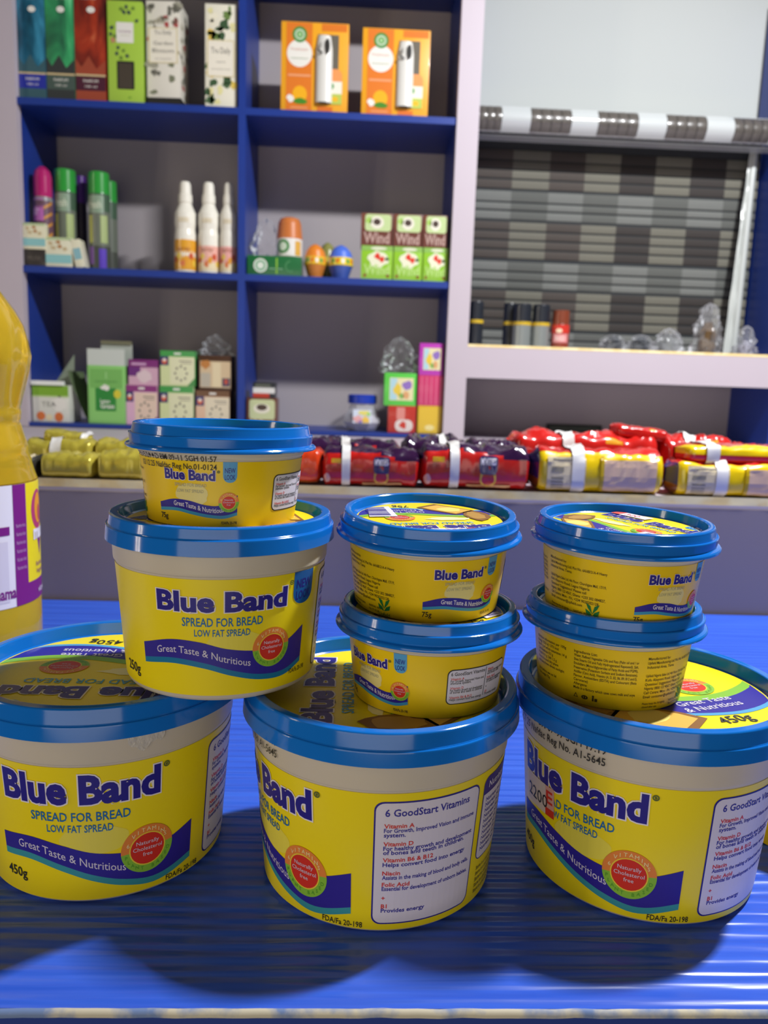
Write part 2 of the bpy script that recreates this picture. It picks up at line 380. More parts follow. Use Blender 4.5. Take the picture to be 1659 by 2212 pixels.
# leaning white strip in the corner
p0, p1 = at(1585, 757, 1.70), at(1632, 330, 1.74)
st = thing('edging_strip', 'long white plastic edging strip leaning in the corner beside the checked blind', 'strip', (p0.x, 1.70, ZF1 + .0006))
mb = MB()
def lean(u, v, w, off): 
    x = p0.x + (p1.x - p0.x) * v + (u - .5) * w - p0.x; y = 1.70 + .04 * v - 1.70 + off; return (x, y, (p1.z - ZF1) * v)
mb.grid(lambda u, v: lean(u, v, .012, -.003 * math.sin(math.pi * u)), 6, 20, mat('#b4b8b4', .3)); mb.build('strip_face', st)
mb = MB(); mb.grid(lambda u, v: (lean(u, v, .018, .002)[0] - .012 * (1 - v) - .002, lean(u, v, .02, .002)[1] + .004 * noise.noise((u * 3, v * 9, 1)), lean(u, v, .02, 0)[2]), 5, 30, mat('#b9bdb8', .25)); mb.build('clear_film', st)

# ------------------------------------------------------------------ the spread tubs
def plastic(hexc, rough, spec=.5):
    m = mat(hexc, rough, spec=spec, var=.05, bscale=35); return m
M_LID = plastic('#1372d0', .11); M_BODY = mat('#d2c7b4', .38, sss=.15)
M_YEL = mat('#fae20c', .34, var=.015, bscale=12); M_YEL75 = mat('#f6cf08', .34, var=.03, bscale=14)
P_PUR = mat('#31259a', .4); P_NAVY = mat('#2a218c', .38); P_CYAN = mat('#3f9fcf', .4); P_TEAL = mat('#1479a8', .4)
P_WHITE = mat('#efe9ee', .4); P_PANEL = mat('#e3dce6', .4); P_RED = mat('#d8321f', .4); P_ORG = mat('#ec8a3a', .4)
P_GRN = mat('#5aa530', .4); P_GRN2 = mat('#8ac23a', .4); P_BLK = mat('#2e2c26', .5); P_SKY = mat('#58a5d6', .4); P_TXTBLUE = mat('#35309a', .45)
P_LOGO = mat('#1c6fae', .4); P_GREYB = mat('#b9b48f', .5); P_PALE = mat('#f7efb0', .4); P_TXTW = mat('#dcd6e8', .4)
P_CREST = mat('#1d7a35', .5); P_BREAD = mat('#8a5a20', .5); P_BREADL = mat('#e6b44a', .5); P_GOLD = mat('#f2d23c', .4)

KINDS = {
 'A': dict(R=.065, H=.0943, s=.0801, r0=.0536, rr=.0633, rin=.0580, rl=.0560, zf=.0876, lab=(.0022, .0668), rw=(.05405, .0592), col=(.0600, .0608), yel=M_YEL),
 'B': dict(R=.0521, H=.0764, s=.0645, r0=.0430, rr=.0503, rin=.0455, rl=.0437, zf=.0717, lab=(.0031, .0546), rw=(.0433, .0476), col=(.0485, .0490), yel=M_YEL),
 'C': dict(R=.0436, H=.0437, s=.0328, r0=.0335, rr=.0404, rin=.0366, rl=.0350, zf=.0391, lab=(.0004, .0292), rw=(.0337, .0369), col=(.0378, .0384), yel=M_YEL75)}
def arc(r0, z0, r1, z1, bul, n=4):
    """rounded corner from (r0,z0) to (r1,z1) bulging to corner point bul"""
    return [((1 - t) ** 2 * r0 + 2 * t * (1 - t) * bul[0] + t * t * r1, (1 - t) ** 2 * z0 + 2 * t * (1 - t) * bul[1] + t * t * z1) for t in [i / n for i in range(n + 1)]]
def wallr(K, z):
    k = KINDS[K]; z0, z1 = k['lab']; return k['rw'][0] + (k['rw'][1] - k['rw'][0]) * (z - z0) / (z1 - z0)
def tub_body(K, parent):
    k = KINDS[K]; z0, z1 = k['lab']; mb = MB()
    prof = [(k['r0'] - .006, .0012), (k['r0'] - .0045, 0)] + arc(k['r0'] - .003, 0, wallr(K, .003), .003, (k['r0'] - .0002, 0))
    prof += [(wallr(K, z0 + (z1 - z0) * t), z0 + (z1 - z0) * t) for t in (.1, .5, 1)]
    prof += arc(wallr(K, z1 + .0008), z1 + .0008, k['col'][0], z1 + .0022, (k['col'][0], z1 + .0010), 3)
    prof += [(k['col'][1], k['s'] + .002), (k['col'][1] - .002, k['s'] + .003)]
    mb.lathe(prof, M_BODY, 96); return mb.build('body', parent, smooth=40)
def tub_lid(K, parent):
    k = KINDS[K]; R, s, Hh, rr = k['R'], k['s'], k['H'], k['rr']; mb = MB()
    p = [(k['col'][1] - .001, s + .0012), (R - .0012, s)]
    if K == 'C':
        p += arc(R - .0004, s + .0001, R - .0008, s + .0017, (R + .0002, s + .0009), 3) + [(R - .0021, s + .0022)]
        p += arc(R - .0022, s + .0024, R - .0027, s + .0064, (R - .0012, s + .0064), 3)[0:1] + [(R - .0017, s + .0060)] + arc(R - .0017, s + .0060, R - .0026, s + .0066, (R - .0017, s + .0066), 3)
        p += [(rr + .0003, s + .0066)]
    else:
        p += [(R - .0002, s + .0004), (R - .0006, s + .0062)] + arc(R - .0006, s + .0062, R - .0014, s + .0070, (R - .0006, s + .0070), 3) + [(rr + .0003, s + .0072)]
    p += [(rr + .0001, s + .0074), (rr - .0004, Hh - .0012)] + arc(rr - .0004, Hh - .0012, rr - .0016, Hh, (rr - .0004, Hh), 4)
    p += [(k['rin'] + .0012, Hh)] + arc(k['rin'] + .0012, Hh, k['rin'], Hh - .001, (k['rin'], Hh), 3) + [(k['rl'] + .0008, k['zf'] + .0006), (k['rl'], k['zf'])]
    mb.lathe(p, M_LID, 112); return mb.build('lid', parent, smooth=32)
def tub_label(K, parent):
    k = KINDS[K]; z0, z1 = k['lab']; mb = MB()
    mb.lathe([(wallr(K, z0 + (z1 - z0) * t) + .00018, z0 + (z1 - z0) * t) for t in (0, .25, .5, .75, 1)], k['yel'], 120, cap=(False, False))
    return mb.build('label', parent)
def wrap(K):
    def f(deg, fr, layer):
        k = KINDS[K]; z = k['lab'][0] + (k['lab'][1] - k['lab'][0]) * fr
        r = wallr(K, z) + .00026 + .00007 * layer; a = math.radians(deg); return (r * math.sin(a), -r * math.cos(a), z)
    return f
def asp(K):     # degrees per label-height fraction
    k = KINDS[K]; return (k['lab'][1] - k['lab'][0]) / ((k['rw'][0] + k['rw'][1]) / 2) * 180 / math.pi
def interp(pts, x):
    """smooth curve through the points (Catmull-Rom)"""
    if x <= pts[0][0]: return pts[0][1]
    for i in range(len(pts) - 1):
        (a, va), (b, vb) = pts[i], pts[i + 1]
        if x <= b:
            (pa, pv), (na, nv) = pts[max(i - 1, 0)], pts[min(i + 2, len(pts) - 1)]
            m0 = (vb - pv) / (b - pa) * (b - a); m1 = (nv - va) / (na - a) * (b - a); u = (x - a) / (b - a)
            return (2 * u ** 3 - 3 * u ** 2 + 1) * va + (u ** 3 - 2 * u ** 2 + u) * m0 + (3 * u ** 2 - 2 * u ** 3) * vb + (u ** 3 - u ** 2) * m1
    return pts[-1][1]
BTOP = {'A': [(-72.5, .445), (-56, .465), (-41.7, .42), (-28.5, .36), (-12, .325), (0, .325), (17.5, .41)],
        'B': [(-81.3, .41), (-62.7, .48), (-47.3, .47), (-32.7, .41), (-15, .375), (0, .40), (14.5, .51)],
        'C': [(-43.8, .34), (-30.8, .41), (-18.3, .40), (-7.3, .345), (3, .345), (15.1, .50)]}
BBOT = {'A': [(-72.5, .325), (-57, .335), (-42.2, .27), (-28.8, .19), (-15.5, .125), (-1, .09), (17.5, .155)],
        'B': [(-81.3, .28), (-62, .32), (-45, .29), (-30.2, .22), (-14.5, .16), (1, .15), (14.5, .225)],
        'C': [(-43.8, .26), (-28.8, .28), (-16.6, .24), (-5, .20), (6, .19), (15.1, .24)]}
def badge(A, cx, cy, rx, ry, tx=True, L=3, ang=0):
    A.ring(cx, cy, rx, ry, .68, P_ORG, L, 5, 185); A.ring(cx, cy, rx, ry, .68, P_GRN2, L, 185, 365)
    A.ring(cx, cy, rx * .70, ry * .70, .93, P_GOLD, L + 1); A.ell(cx, cy, rx * .67, ry * .67, P_RED, L)
    q = rx / ry
    for i, ch in enumerate('6 VITAMINS'):
        a = math.radians(165 - i * 15.5); A.text(ch, cx + rx * .76 * math.cos(a), cy + ry * .76 * math.sin(a), ry * .17, P_PALE if tx else P_ORG, L + 2, asp=q, align='C', rot=0)
    for i, ch in enumerate('PLANT BASED'):
        a = math.radians(200 + i * 14); A.text(ch, cx + rx * .86 * math.cos(a), cy + ry * .90 * math.sin(a), ry * .15, P_GRN, L + 2, asp=q, align='C')
    for j, t in enumerate(('Naturally', 'Cholesterol', 'free')):
        A.text(t, cx, cy + ry * (.20 - .25 * j), ry * .17, P_TXTW, L + 2, asp=q, align='C')
def brand(A, x0, x1, y0, y1, L=3, bold=.042):
    A.text('Blue Band', x0, y0, y1 - y0, P_WHITE, L, bold=bold + .045, w=None, align='L', res=3, ref=bold)
    v, f, m, l = A.items.pop()
    rv = text2d('Blue Band', bold, 3)[0]; a, b = min(q[0] for q in rv), max(q[0] for q in rv)
    for col, bo, ll in ((P_WHITE, bold + .035, L), (P_NAVY, bold, L + 1)):
        v, f = text2d('Blue Band', bo, 3)
        A.items.append(([(x0 + (q[0] - a) / (b - a) * (x1 - x0), y0 + q[1] / CAPH * (y1 - y0)) for q in v], f, col, ll))
VITS = [(.196, 'r', 'Vitamin A'), (.232, 'b', 'For Growth, Improved Vision and immune'), (.268, 'b', 'system.'), (.340, 'r', 'Vitamin D'), (.376, 'b', 'For healthy growth and development'),
        (.410, 'b', 'of bones and teeth in children.'), (.470, 'r', 'Vitamin B6 & B12'), (.508, 'b', 'Helps convert food into energy'), (.578, 'r', 'Niacin'), (.614, 'b', 'Assists in the making of blood and body cells.'),
        (.672, 'r', 'Folic Acid'), (.706, 'b', 'Essential for development of unborn babies.'), (.784, 'r', '+'), (.852, 'r', 'B1'), (.888, 'b', 'Provides energy')]
def label_art(K, lab):
    q = asp(K); mp = wrap(K)
    S = {'A': dict(br=(-68.3, 0, .740, .945), sp=(-55, -12.8, .605, .672), lo=(-48, -20, .522, .578), wv=(-72.5, 17.5), bd=(-5.3, .324, .181), wt=('450g', -72.5, .125, .075), fda=(4, 22.7, .012, .042), rm=(2.6, .93)),
         'B': dict(br=(-69.5, 0, .735, .90), sp=(-56, -14, .605, .68), lo=(-49.7, -20.7, .52, .58), wv=(-81.3, 14.5), bd=(-8, .385, .172), wt=('250g', -101, .10, .09), fda=(5.3, 19, .095, .042), rm=(2.6, .92)),
         'C': dict(br=(-36.5, 0, .72, .87), sp=(-29, -6, .615, .665), lo=(-27.5, -8, .525, .575), wv=(-43.8, 15.1), bd=(9, .39, .15), wt=('75g', -44, .10, .085), fda=(4, 15, .055, .045), rm=(2, .85))}[K]
    st = 3.0
    A = Art(); brand(A, *S['br']); A.ring(S['rm'][0], S['rm'][1], q * .022, .022, .6, mat('#5c6a30', .4), 4, n=12); A.ell(S['rm'][0], S['rm'][1], q * .009, .009, mat('#5c6a30', .4), 4, n=8)
    o = A.build('brand_lettering', lab, mp, st); o['label'] = 'bold dark blue Blue Band lettering outlined in white'
    A = Art(); tc = P_LOGO if K != 'C' else P_GREYB
    if K == 'C': A.blob(S['br'][0] * .45, .50, 12, .17, mat('#eedd8c', .4), 0, 3, 20, .12)
    else: A.blob(S['br'][0] * .40, .46, 15, .10, mat('#f2e24e', .4), 0, 3, 20, .15)
    A.text('SPREAD FOR BREAD', S['sp'][0], S['sp'][2], S['sp'][3] - S['sp'][2], tc, 2, bold=.012, w=S['sp'][1] - S['sp'][0])
    A.text('LOW FAT SPREAD', S['lo'][0], S['lo'][2], S['lo'][3] - S['lo'][2], tc, 2, bold=.012, w=S['lo'][1] - S['lo'][0])
    A.build('product_lettering', lab, mp, st)
    A = Art(); n = 36; a, b = S['wv']; X = lambda t: a + (b - a) * t; ts = [i / n for i in range(n + 1)]
    bt = lambda t: interp(BTOP[K], X(t)); bb = lambda t: interp(BBOT[K], X(t))
    A.strip([(X(t), bt(t)) for t in ts], [(X(t), bb(t)) for t in ts], P_PUR, 1)
    A.strip([(X(t), bb(t)) for t in ts], [(X(t), bb(t) - .048) for t in ts], P_CYAN if K == 'C' else P_TEAL if K == 'B' else mat('#3c9aa8', .4), 1)
    T = Art(); T.text('Great Taste & Nutritious', X(.10 if K != 'C' else .22), 0, .062 if K != 'C' else .075, P_TXTW, 2, w=(b - a) * (.54 if K != 'C' else .62), bold=.004 if K != 'C' else .02)
    T.warp(lambda x, y: (x, y + (interp(BTOP[K], x) + interp(BBOT[K], x)) / 2 - .032)); A.items += T.items
    o = A.build('wave_band', lab, mp, st); o['label'] = 'wavy purple band reading Great Taste & Nutritious'
    A = Art(); badge(A, S['bd'][0], S['bd'][1], S['bd'][2] * q, S['bd'][2])
    A.build('vitamin_badge', lab, mp, st)
    A = Art(); A.text(S['wt'][0], S['wt'][1], S['wt'][2], S['wt'][3], P_BLK, 2, bold=.015, asp=q, xs=.9)
    A.build('weight_lettering', lab, mp, st); A = Art()
    A.text('FDA/Fa 20-198', S['fda'][0], S['fda'][2], S['fda'][3], P_BLK, 2, bold=.012, w=S['fda'][1] - S['fda'][0])
    A.build('code_lettering', lab, mp, st)
    if K != 'A':
        x0, x1, y0 = (4.5, 20.7, .71) if K == 'B' else (5, 14.3, .69)
        tabc = mat('#1a5ea8', .4) if K == 'B' else P_SKY
        A = Art(); A.rrect(x0, y0, x1, 1.0, (x1 - x0) * .45, .10, tabc, 1, '1100')
        for j, t in enumerate(('NEW', 'LOOK')): A.text(t, (x0 + x1) / 2, y0 + .145 - .10 * j, .078, P_NAVY, 2, bold=.01, w=(x1 - x0) * .74, align='C')
        A.build('new_look_tab', lab, mp, st)
    # vitamin panel
    x0, x1, y0, y1 = {'A': (26.5, 75.5, .045, .945), 'B': (30, 80, .05, .95), 'C': (42, 97, .22, .79)}[K]
    A = Art(); A.rrect(x0, y0, x1, y1, 4, 4 / q, P_NAVY if K == 'A' else P_BLK, 1); e = .7
    A.rrect(x0 + e, y0 + e / q, x1 - e, y1 - e / q, 3.6, 3.6 / q, P_PANEL, 2)
    hh = y1 - y0; ww = x1 - x0
    if K == 'C':
        A.text('6 GoodStart Vitamins', x0 + 2.5, y1 - .10, .058, P_BLK, 3, bold=.01, w=27.5)
        A.rect(x0 + 30.8, y0 + .07, x0 + 31.3, y1 - .03, P_BLK, 3)
        L = [(.20, 'r', 'Vitamin A'), (.26, 'b', 'For Growth, Improved Vision and'), (.32, 'b', 'immune system.'), (.46, 'r', 'Vitamin D'), (.52, 'b', 'For healthy growth and development'), (.58, 'b', 'of bones and teeth in children'), (.73, 'r', 'Vitamin B6 & B12'), (.79, 'b', 'Helps convert food into energy')]
        for f, c, t in L: A.text(t, x0 + 2.5, y1 - hh * (f + .10), .040, P_RED if c == 'r' else P_BLK, 3, bold=.012, asp=q, xs=.95, wmax=27)
        for f, c, t in [(.08, 'r', 'Niacin'), (.14, 'b', 'Assists in the making of blood'), (.20, 'b', 'and body cells.'), (.32, 'r', 'Folic Acid'), (.38, 'b', 'Essential for development'), (.44, 'b', 'of unborn babies.'), (.58, 'b', '+'), (.72, 'r', 'B1'), (.79, 'b', 'Provides energy')]:
            A.text(t, x0 + 33, y1 - hh * (f + .10), .040, P_RED if c == 'r' else P_BLK, 3, bold=.012, asp=q, xs=.95, wmax=20)
    else:
        A.text('6 GoodStart Vitamins', x0 + ww * .09, y1 - hh * .115, .052, P_TXTBLUE, 3, bold=.02, w=ww * .78)
        for f, c, t in VITS: A.text(t, x0 + ww * .085, y1 - hh * (f + .012), .030, P_RED if c == 'r' else P_TXTBLUE, 3, bold=.024, asp=q, xs=1.12, wmax=ww * .86)
    A.build('vitamin_panel', lab, mp, st)
    A = Art()
    if K == 'C':
        ink = mat('#4a3d10', .5)
        def block(x, y, lines, h=.045, dy=.072, wmax=50):
            for i, t in enumerate(lines):
                if t: A.text(t, x, y - dy * i, h, ink, 2, bold=.008, asp=q, xs=.9, wmax=wmax)
        block(-114.5, .86, ['Manufactured by:', 'Upfield Manufacturing Ltd, Plot No. 6A/6B/21A-4 Heavy', 'Industrial Area, Tema', '', 'Upfield Nigeria Sales Ltd, 4th Floor, Churchgate Mall, 17/19,', 'Kofo Abayomi Road, Lagos Nigeria', 'Question? Suggestion? Please call', 'Nigeria: 0800 123 4567, Ghana: +233 302 084827,', 'Call Centre: Mon - Fri, +234 9020202128', 'Email: consumer@upfield.com'], .046, .072, 50)
        block(-114.5, .10, ['Please keep the lid tightly', 'closed after use'], .035, .055, 22); block(-89, .10, ['NAFDAC REG', 'No. 01-0124'], .035, .055, 14)
        block(-166.5, .86, ['Ingredients List:', 'Water, Refined Vegetable Oils and Fats (Palm oil and / or', 'Shea Stearin Oil and Fully Hydrogenated Rapeseed), Salt,', 'Emulsifiers (Mono/diglycerides of Fatty Acids and PGPR),', 'Preservative (Potassium Sorbate and Sodium Benzoate),', 'Acidifier (Citric Acid), Vitamins (A, D, B2, B6, B9, B12 and E),', 'Flavour, Antioxidant (EDTA) and Colourant (Beta', 'Carotene)', 'Allergens:', 'Made in a factory which uses cows milk and soya'], .046, .068, 45.5)
        block(-207, .86, ['Nutrition information per 100g', 'Energy 1533 kJ / 373 kcal', 'Fat 41 g of which saturates 14 g', 'Carbohydrate 0.3 g', 'Protein 0.1 g  Salt 1.2 g', 'Store in a cool dry place', 'and away from direct sunlight', '', 'Best before: see on lid', 'Net weight 75g'], .046, .07, 36)
        for cx, tp in ((-164.5, 0), (-157.5, 1), (-150.5, 2)):
            if tp == 0: A.ring(cx, .13, q * .045, .05, .62, ink, 2, n=3, a0=90, a1=450)
            elif tp == 1: A.ring(cx, .13, q * .055, .035, .5, ink, 2, n=12); A.ell(cx, .13, q * .015, .02, ink, 2, n=8)
            else: A.rect(cx - 1.2, .09, cx, .15, ink, 2); A.ell(cx - .6, .17, q * .018, .02, ink, 2, n=8); A.rect(cx + .6, .09, cx + 2.6, .14, ink, 2)
        cx = -73.5
        for sgn in (-1, 1):
            A.poly([(cx, .13), (cx + sgn * 3.6, .22), (cx + sgn * 5.2, .30), (cx + sgn * 1.6, .26)], P_CREST, 2); A.poly([(cx, .09), (cx + sgn * 4.6, .12), (cx + sgn * 5.4, .20), (cx + sgn * 1.8, .16)], P_CREST, 2)
        A.text('Upfield', cx, .0, .07, P_CREST, 2, asp=q, align='C', w=10)
        A.build('small_print', lab, mp, st)
    else:
        if K == 'A':
            A.rrect(79, .32, 121, .95, 4, 4 / q, P_NAVY, 1); A.rrect(79.6, .33, 120.4, .82, 3, 3 / q, P_PANEL, 2, '1100')
            A.text('Nutrition', 83, .86, .05, P_TXTW, 3, bold=.015, asp=q)
            for i in range(10): A.text('Nutrient  per 100g  NRV %', 82, .76 - .042 * i, .03, P_TXTBLUE, 3, bold=.012, asp=q, xs=1.1, wmax=36)
            for i in range(5): A.text('Store in a cool dry place away from sunlight.', 81, .24 - .045 * i, .03, P_BLK, 3, bold=.01, asp=q, wmax=38)
        else:
            pass
        if A.items: A.build('nutrition_panel', lab, mp, st)
def lid_art(K, lid, weight):
    k = KINDS[K]; R = k['rl'] - .0008; zf = k['zf']
    mp = lambda x, y, l: (x * R, y * R, zf + .0003 + .00006 * l)
    mb = MB(); mb.lathe([(R, zf + .00022), (R * .5, zf + .00022)], M_YEL, 72, cap=(False, True)); mb.build('lid_label', lid, smooth=0)
    A = Art()
    wv = lambda t: -.28 - .10 * math.sin(t * 3.0) + .10 * t * t
    ts = [-1 + i / 12 for i in range(25)]
    def clip(x, y):
        d = math.hypot(x, y); return (x, y) if d < .985 else (x * .985 / d, y * .985 / d)
    A.strip([clip(t, wv(t) + .10) for t in ts], [clip(t, wv(t)) for t in ts], P_GRN2, 1)
    A.strip([clip(t, wv(t)) for t in ts], [clip(t, wv(t) - .26) for t in ts], P_PUR, 1)
    A.strip([clip(t, wv(t) - .26) for t in ts], [clip(t, wv(t) - .31) for t in ts], P_SKY, 1)
    A.text('Great Taste', .26, -.40, .085, P_TXTW, 3, bold=.01, align='C'); A.text('& Nutritious', .26, -.52, .085, P_TXTW, 3, bold=.01, align='C')
    A.text(weight, .24, -.79, .12, P_BLK, 3, bold=.012, align='C')
    A.text('SPREAD FOR BREAD', .04, .24, .10, P_CYAN, 3, bold=.01, align='C', w=1.15)
    badge(A, .40, -.06, .21, .19)
    A.rrect(.44, .70, .76, .93, .1, .1, P_SKY, 1, '1111'); A.text('NEW', .60, .83, .07, P_NAVY, 3, align='C'); A.text('LOOK', .60, .74, .07, P_NAVY, 3, align='C', wmax=.24)
    # bread slices with spread
    A.poly([(-.78, -.42), (-.30, -.86), (.02, -.66), (-.10, -.50), (-.44, -.18)], P_BREAD, 4); A.poly([(-.73, -.42), (-.32, -.78), (-.06, -.64), (-.15, -.51), (-.45, -.23)], P_BREADL, 5); A.blob(-.42, -.47, .20, .13, mat('#f4dc74', .5), 6, 8, 16, .25)
    A.blob(-.72, -.12, .17, .30, P_BREAD, 4, 15, 18, .14); A.blob(-.70, -.10, .12, .22, mat('#b98a3a', .5), 5, 16, 18, .14)
    A.blob(-.25, .05, .28, .09, P_PALE, 2, 22, 16, .25)
    if K == 'C':
        A.rect(.42, -.72, .95 * .86, -.10, P_WHITE, 7)
        rnd = random.Random(3); y = -.68
        while y < -.16:
            w = rnd.choice((.008, .014, .022)); A.rect(.50, y, .80, y + w, P_PUR, 8); y += w + rnd.choice((.010, .016, .024))
        A.warp(clip)
    A.build('lid_artwork', lid, mp)
    A = Art(); brand(A, -.72, .74, .42, .66); A.build('lid_lettering', lid, mp)
def date_code(K, body, lines, deg, z0, h, dz):
    A = Art(); k = KINDS[K]
    for i, t in enumerate(lines):
        A.text(t, deg, z0 - dz * i, h, P_BLK, 0, bold=.006, asp=180 / math.pi / k['col'][0], align='R', xs=.88)
    def mp(d, z, l):
        a = math.radians(d); r = (k['col'][0] if z > k['lab'][1] + .0012 else wallr(K, z)) + .0007 + (z - k['lab'][1]) * .03; return (r * math.sin(a), -r * math.cos(a), z)
    A.build('date_code', body, mp, 3.0)

def make_tub(K, name, weight):
    t = bpy.data.objects.new(name, None); t.empty_display_size = .02; link(t)
    tub_body(K, t); lab = tub_label(K, t); lid = tub_lid(K, t); label_art(K, lab); lid_art(K, lid, weight); return t
def child(t, n): return next(c for c in t.children if c.name.split('.')[0] == n)
tubA = make_tub('A', 'spread_tub', '450g'); tubB = make_tub('B', 'spread_tub', '250g'); tubC = make_tub('C', 'spread_tub', '75g')
def put(t, loc, rot, lidrot, tilt=(0, 0), label=None, group=None):
    t.location = loc
    m = Matrix.Rotation(math.radians(tilt[1]), 4, 'Y') @ Matrix.Rotation(math.radians(tilt[0]), 4, 'X') @ Matrix.Rotation(math.radians(rot), 4, 'Z')
    t.rotation_euler = m.to_euler(); child(t, 'lid').rotation_euler.z = math.radians(lidrot - rot); return tag(t, label, 'tub', group)
ZA = KINDS['A']['H']; ZRA = KINDS['A']['zf'] + .0003; ZRB = KINDS['B']['zf'] + .0003; ZRC = KINDS['C']['zf'] + .0003
GA = 'large spread tubs standing on the table'; GC = 'small spread tubs stacked on the larger ones'
A2 = copy_tree(tubA); A3 = copy_tree(tubA)
put(tubA, (-.1167, .3753, 0), 38, 180, label='large yellow tub at the left with blue lid, brand facing the camera', group=GA)
put(A2, (.0167, .3573, 0), -30.5, 90, label='large yellow tub in the middle showing its white vitamin panel', group=GA)
put(A3, (.1475, .3626, 0), -18.5, 20, label='large yellow tub at the right with handwritten 2200 price sticker', group=GA)
put(tubB, (-.0596, .3652, ZA), 44.5, 150, label='medium yellow 250g tub bridging two large tubs on the left', group=None)
C2 = copy_tree(tubC); C3 = copy_tree(tubC); C4 = copy_tree(tubC); C5 = copy_tree(tubC); C6 = copy_tree(tubC)
put(C6, (.2505, .388, 0), 150, 60, (0, 0), 'small yellow tub on the table, cut off by the right edge of the picture', GC)
put(tubC, (-.0610, .3723, ZA + ZRB), 4.8, 20, (0, .3), 'small yellow 75g tub on top of the medium tub, topmost on the left', GC)
put(C3, (.0375, .3572, ZRA), -33.5, 30, (0, 0), 'small yellow tub resting on the lid of the middle large tub', GC)
put(C2, (.0366, .3680, ZRA + ZRC + .0022), 36.2, 190, (3.7, 0), 'small tilted yellow tub topping the middle stack, barcode on its lid', GC)
put(C5, (.1285, .3691, ZRA), 122.5, 60, (0, 0), 'small yellow tub showing its ingredients print on the right large tub', GC)
put(C4, (.1292, .3670, ZRA + ZRC + .0009), 37, -56, (1.5, .4), 'small yellow tub topping the right stack', GC)
for t in (A2, A3): date_code('A', child(t, 'body'), ['28 02 24 Z D BM 07-97 SGH 17:19', '09 OCT 25 Nafdac Reg No. A1-5645'], -18, .0772, .0036, .0052)
date_code('C', child(tubC, 'body'), ['03 12 24 4 D BM 09-11 SGH 01:57', '03 12 25 Nafdac Reg No.01-0124'], 1, .0291, .0025, .0035)
# price stickers and torn tape
A = Art(); A.rect(-66, .50, -49, .73, mat('#e0cfc0', .5), 6); A.text('2200', -64.5, .55, .10, P_BLK, 9, w=17); A.rect(-49, .50, -43, .73, mat('#e0a898', .5), 7); A.text('E', -48.4, .60, .10, P_RED, 8, bold=.02, w=4.4); A.rect(-49, .50, -43, .56, P_RED, 8)
A.build('price_sticker', child(A3, 'label'), wrap('A'), 3.0)
for t, sx, rot in ((C2, -.05, 0), (C4, -.30, 70)):
    k = KINDS['C']; A = Art(); A.rect(sx - .30, .62, sx + .18, .84, P_WHITE, 9); A.rect(sx - .42, .62, sx - .28, .84, mat('#e2574a', .5), 10); A.text('300', sx - .1, .66, .12, P_RED, 10, align='C')
    A.build('price_sticker', child(t, 'lid'), lambda x, y, l: (x * (k['rl'] - .0008), y * (k['rl'] - .0008), k['zf'] + .0003 + .00006 * l))
# torn clear tape on the collar of the left tub and under the rim of the medium one
def tape(body, K, d0, d1, z0, z1, seed):
    k = KINDS[K]; rnd = random.Random(seed); A = Art()
    top = [(d0 + (d1 - d0) * i / 10, z1) for i in range(11)]; bot = [(d0 + (d1 - d0) * i / 10, z0 + (z1 - z0) * .5 * rnd.random() + (abs(i - 5) / 5) ** 2 * (z1 - z0) * .5) for i in range(11)]
    A.strip(top, bot, mat('#cfc8bd', .25, bump=.6, bscale=300), 0)
    A.build('tape_remnant', body, lambda d, z, l: ((k['col'][1] + .0007) * math.sin(math.radians(d)), -(k['col'][1] + .0007) * math.cos(math.radians(d)), z), 3)
tape(child(tubA, 'body'), 'A', -14, 1, .0715, .0795, 4)

# ------------------------------------------------------------------ oil bottle at the left edge
OY = .62
oc = at(-78, 1200, OY).x
def orad(px, py): q = at(px, py, OY); return (max(q.x - oc, .012), q.z)
sil = [(2, 640), (22, 668), (40, 702), (50, 735), (55, 768), (50, 802), (44, 832), (38, 862), (37, 872), (34, 880), (37, 890), (36, 905), (33, 912), (37, 922), (40, 934), (47, 955), (52, 972), (50, 978), (58, 996), (58, 1002), (64, 1022), (67, 1036)]
up = [orad(*p) for p in sil]; rl = orad(70, 1050)[0]
zlt, zlb = at(70, 1040, OY).z, at(70, 1292, OY).z
prof = [(.030, .004), (rl - .006, 0), (rl - .001, .004), (rl, .010), (rl, zlb - .001), (rl - .0008, zlb), (rl - .0008, zlt), (rl, zlt + .001)] + up[::-1][1:] + [(.022, up[0][1] + .022), (.0165, up[0][1] + .034), (.0165, up[0][1] + .05)]
M_OIL = mat('#f7d238', .05, trans=.62, coat=.4)
ob = thing('oil_bottle', 'large bottle of golden cooking oil at the left edge of the table', 'bottle', (oc, OY, 0))
mb = MB(); mb.lathe(prof, M_OIL, 96)
zf0, zf1 = up[13][1], up[1][1]
def flute(p):
    x, y, z = p
    if not zf0 < z < zf1: return p
    k = 1 + .022 * math.sin(math.pi * (z - zf0) / (zf1 - zf0)) * math.cos(14 * math.atan2(x, -y) + 2.5 * math.sin((z - zf0) * 40)); return (x * k, y * k, z)
mb.v = [flute(p) for p in mb.v]; mb.build('bottle', ob, smooth=50, weld=True)
mb = MB(); zc = up[0][1] + .044
mb.lathe([(.0185, zc), (.0192, zc + .002), (.0192, zc + .02), (.0175, zc + .023)], mat('#f0c81e', .35), 40); mb.build('cap', ob)
mb = MB(); mb.lathe([(rl + .0002, zlb), (rl + .0002, zlt)], mat('#e9e4ea', .35), 90, cap=(False, False)); wl = mb.build('wrap_label', ob)
def omap(d, z, l):
    a = math.radians(d); r = rl + .0004 + .0001 * l; return (r * math.sin(a), -r * math.cos(a), z)
hz = zlt - zlb; PUR2 = mat('#7d1c7c', .4); YL2 = mat('#f2dc14', .35)
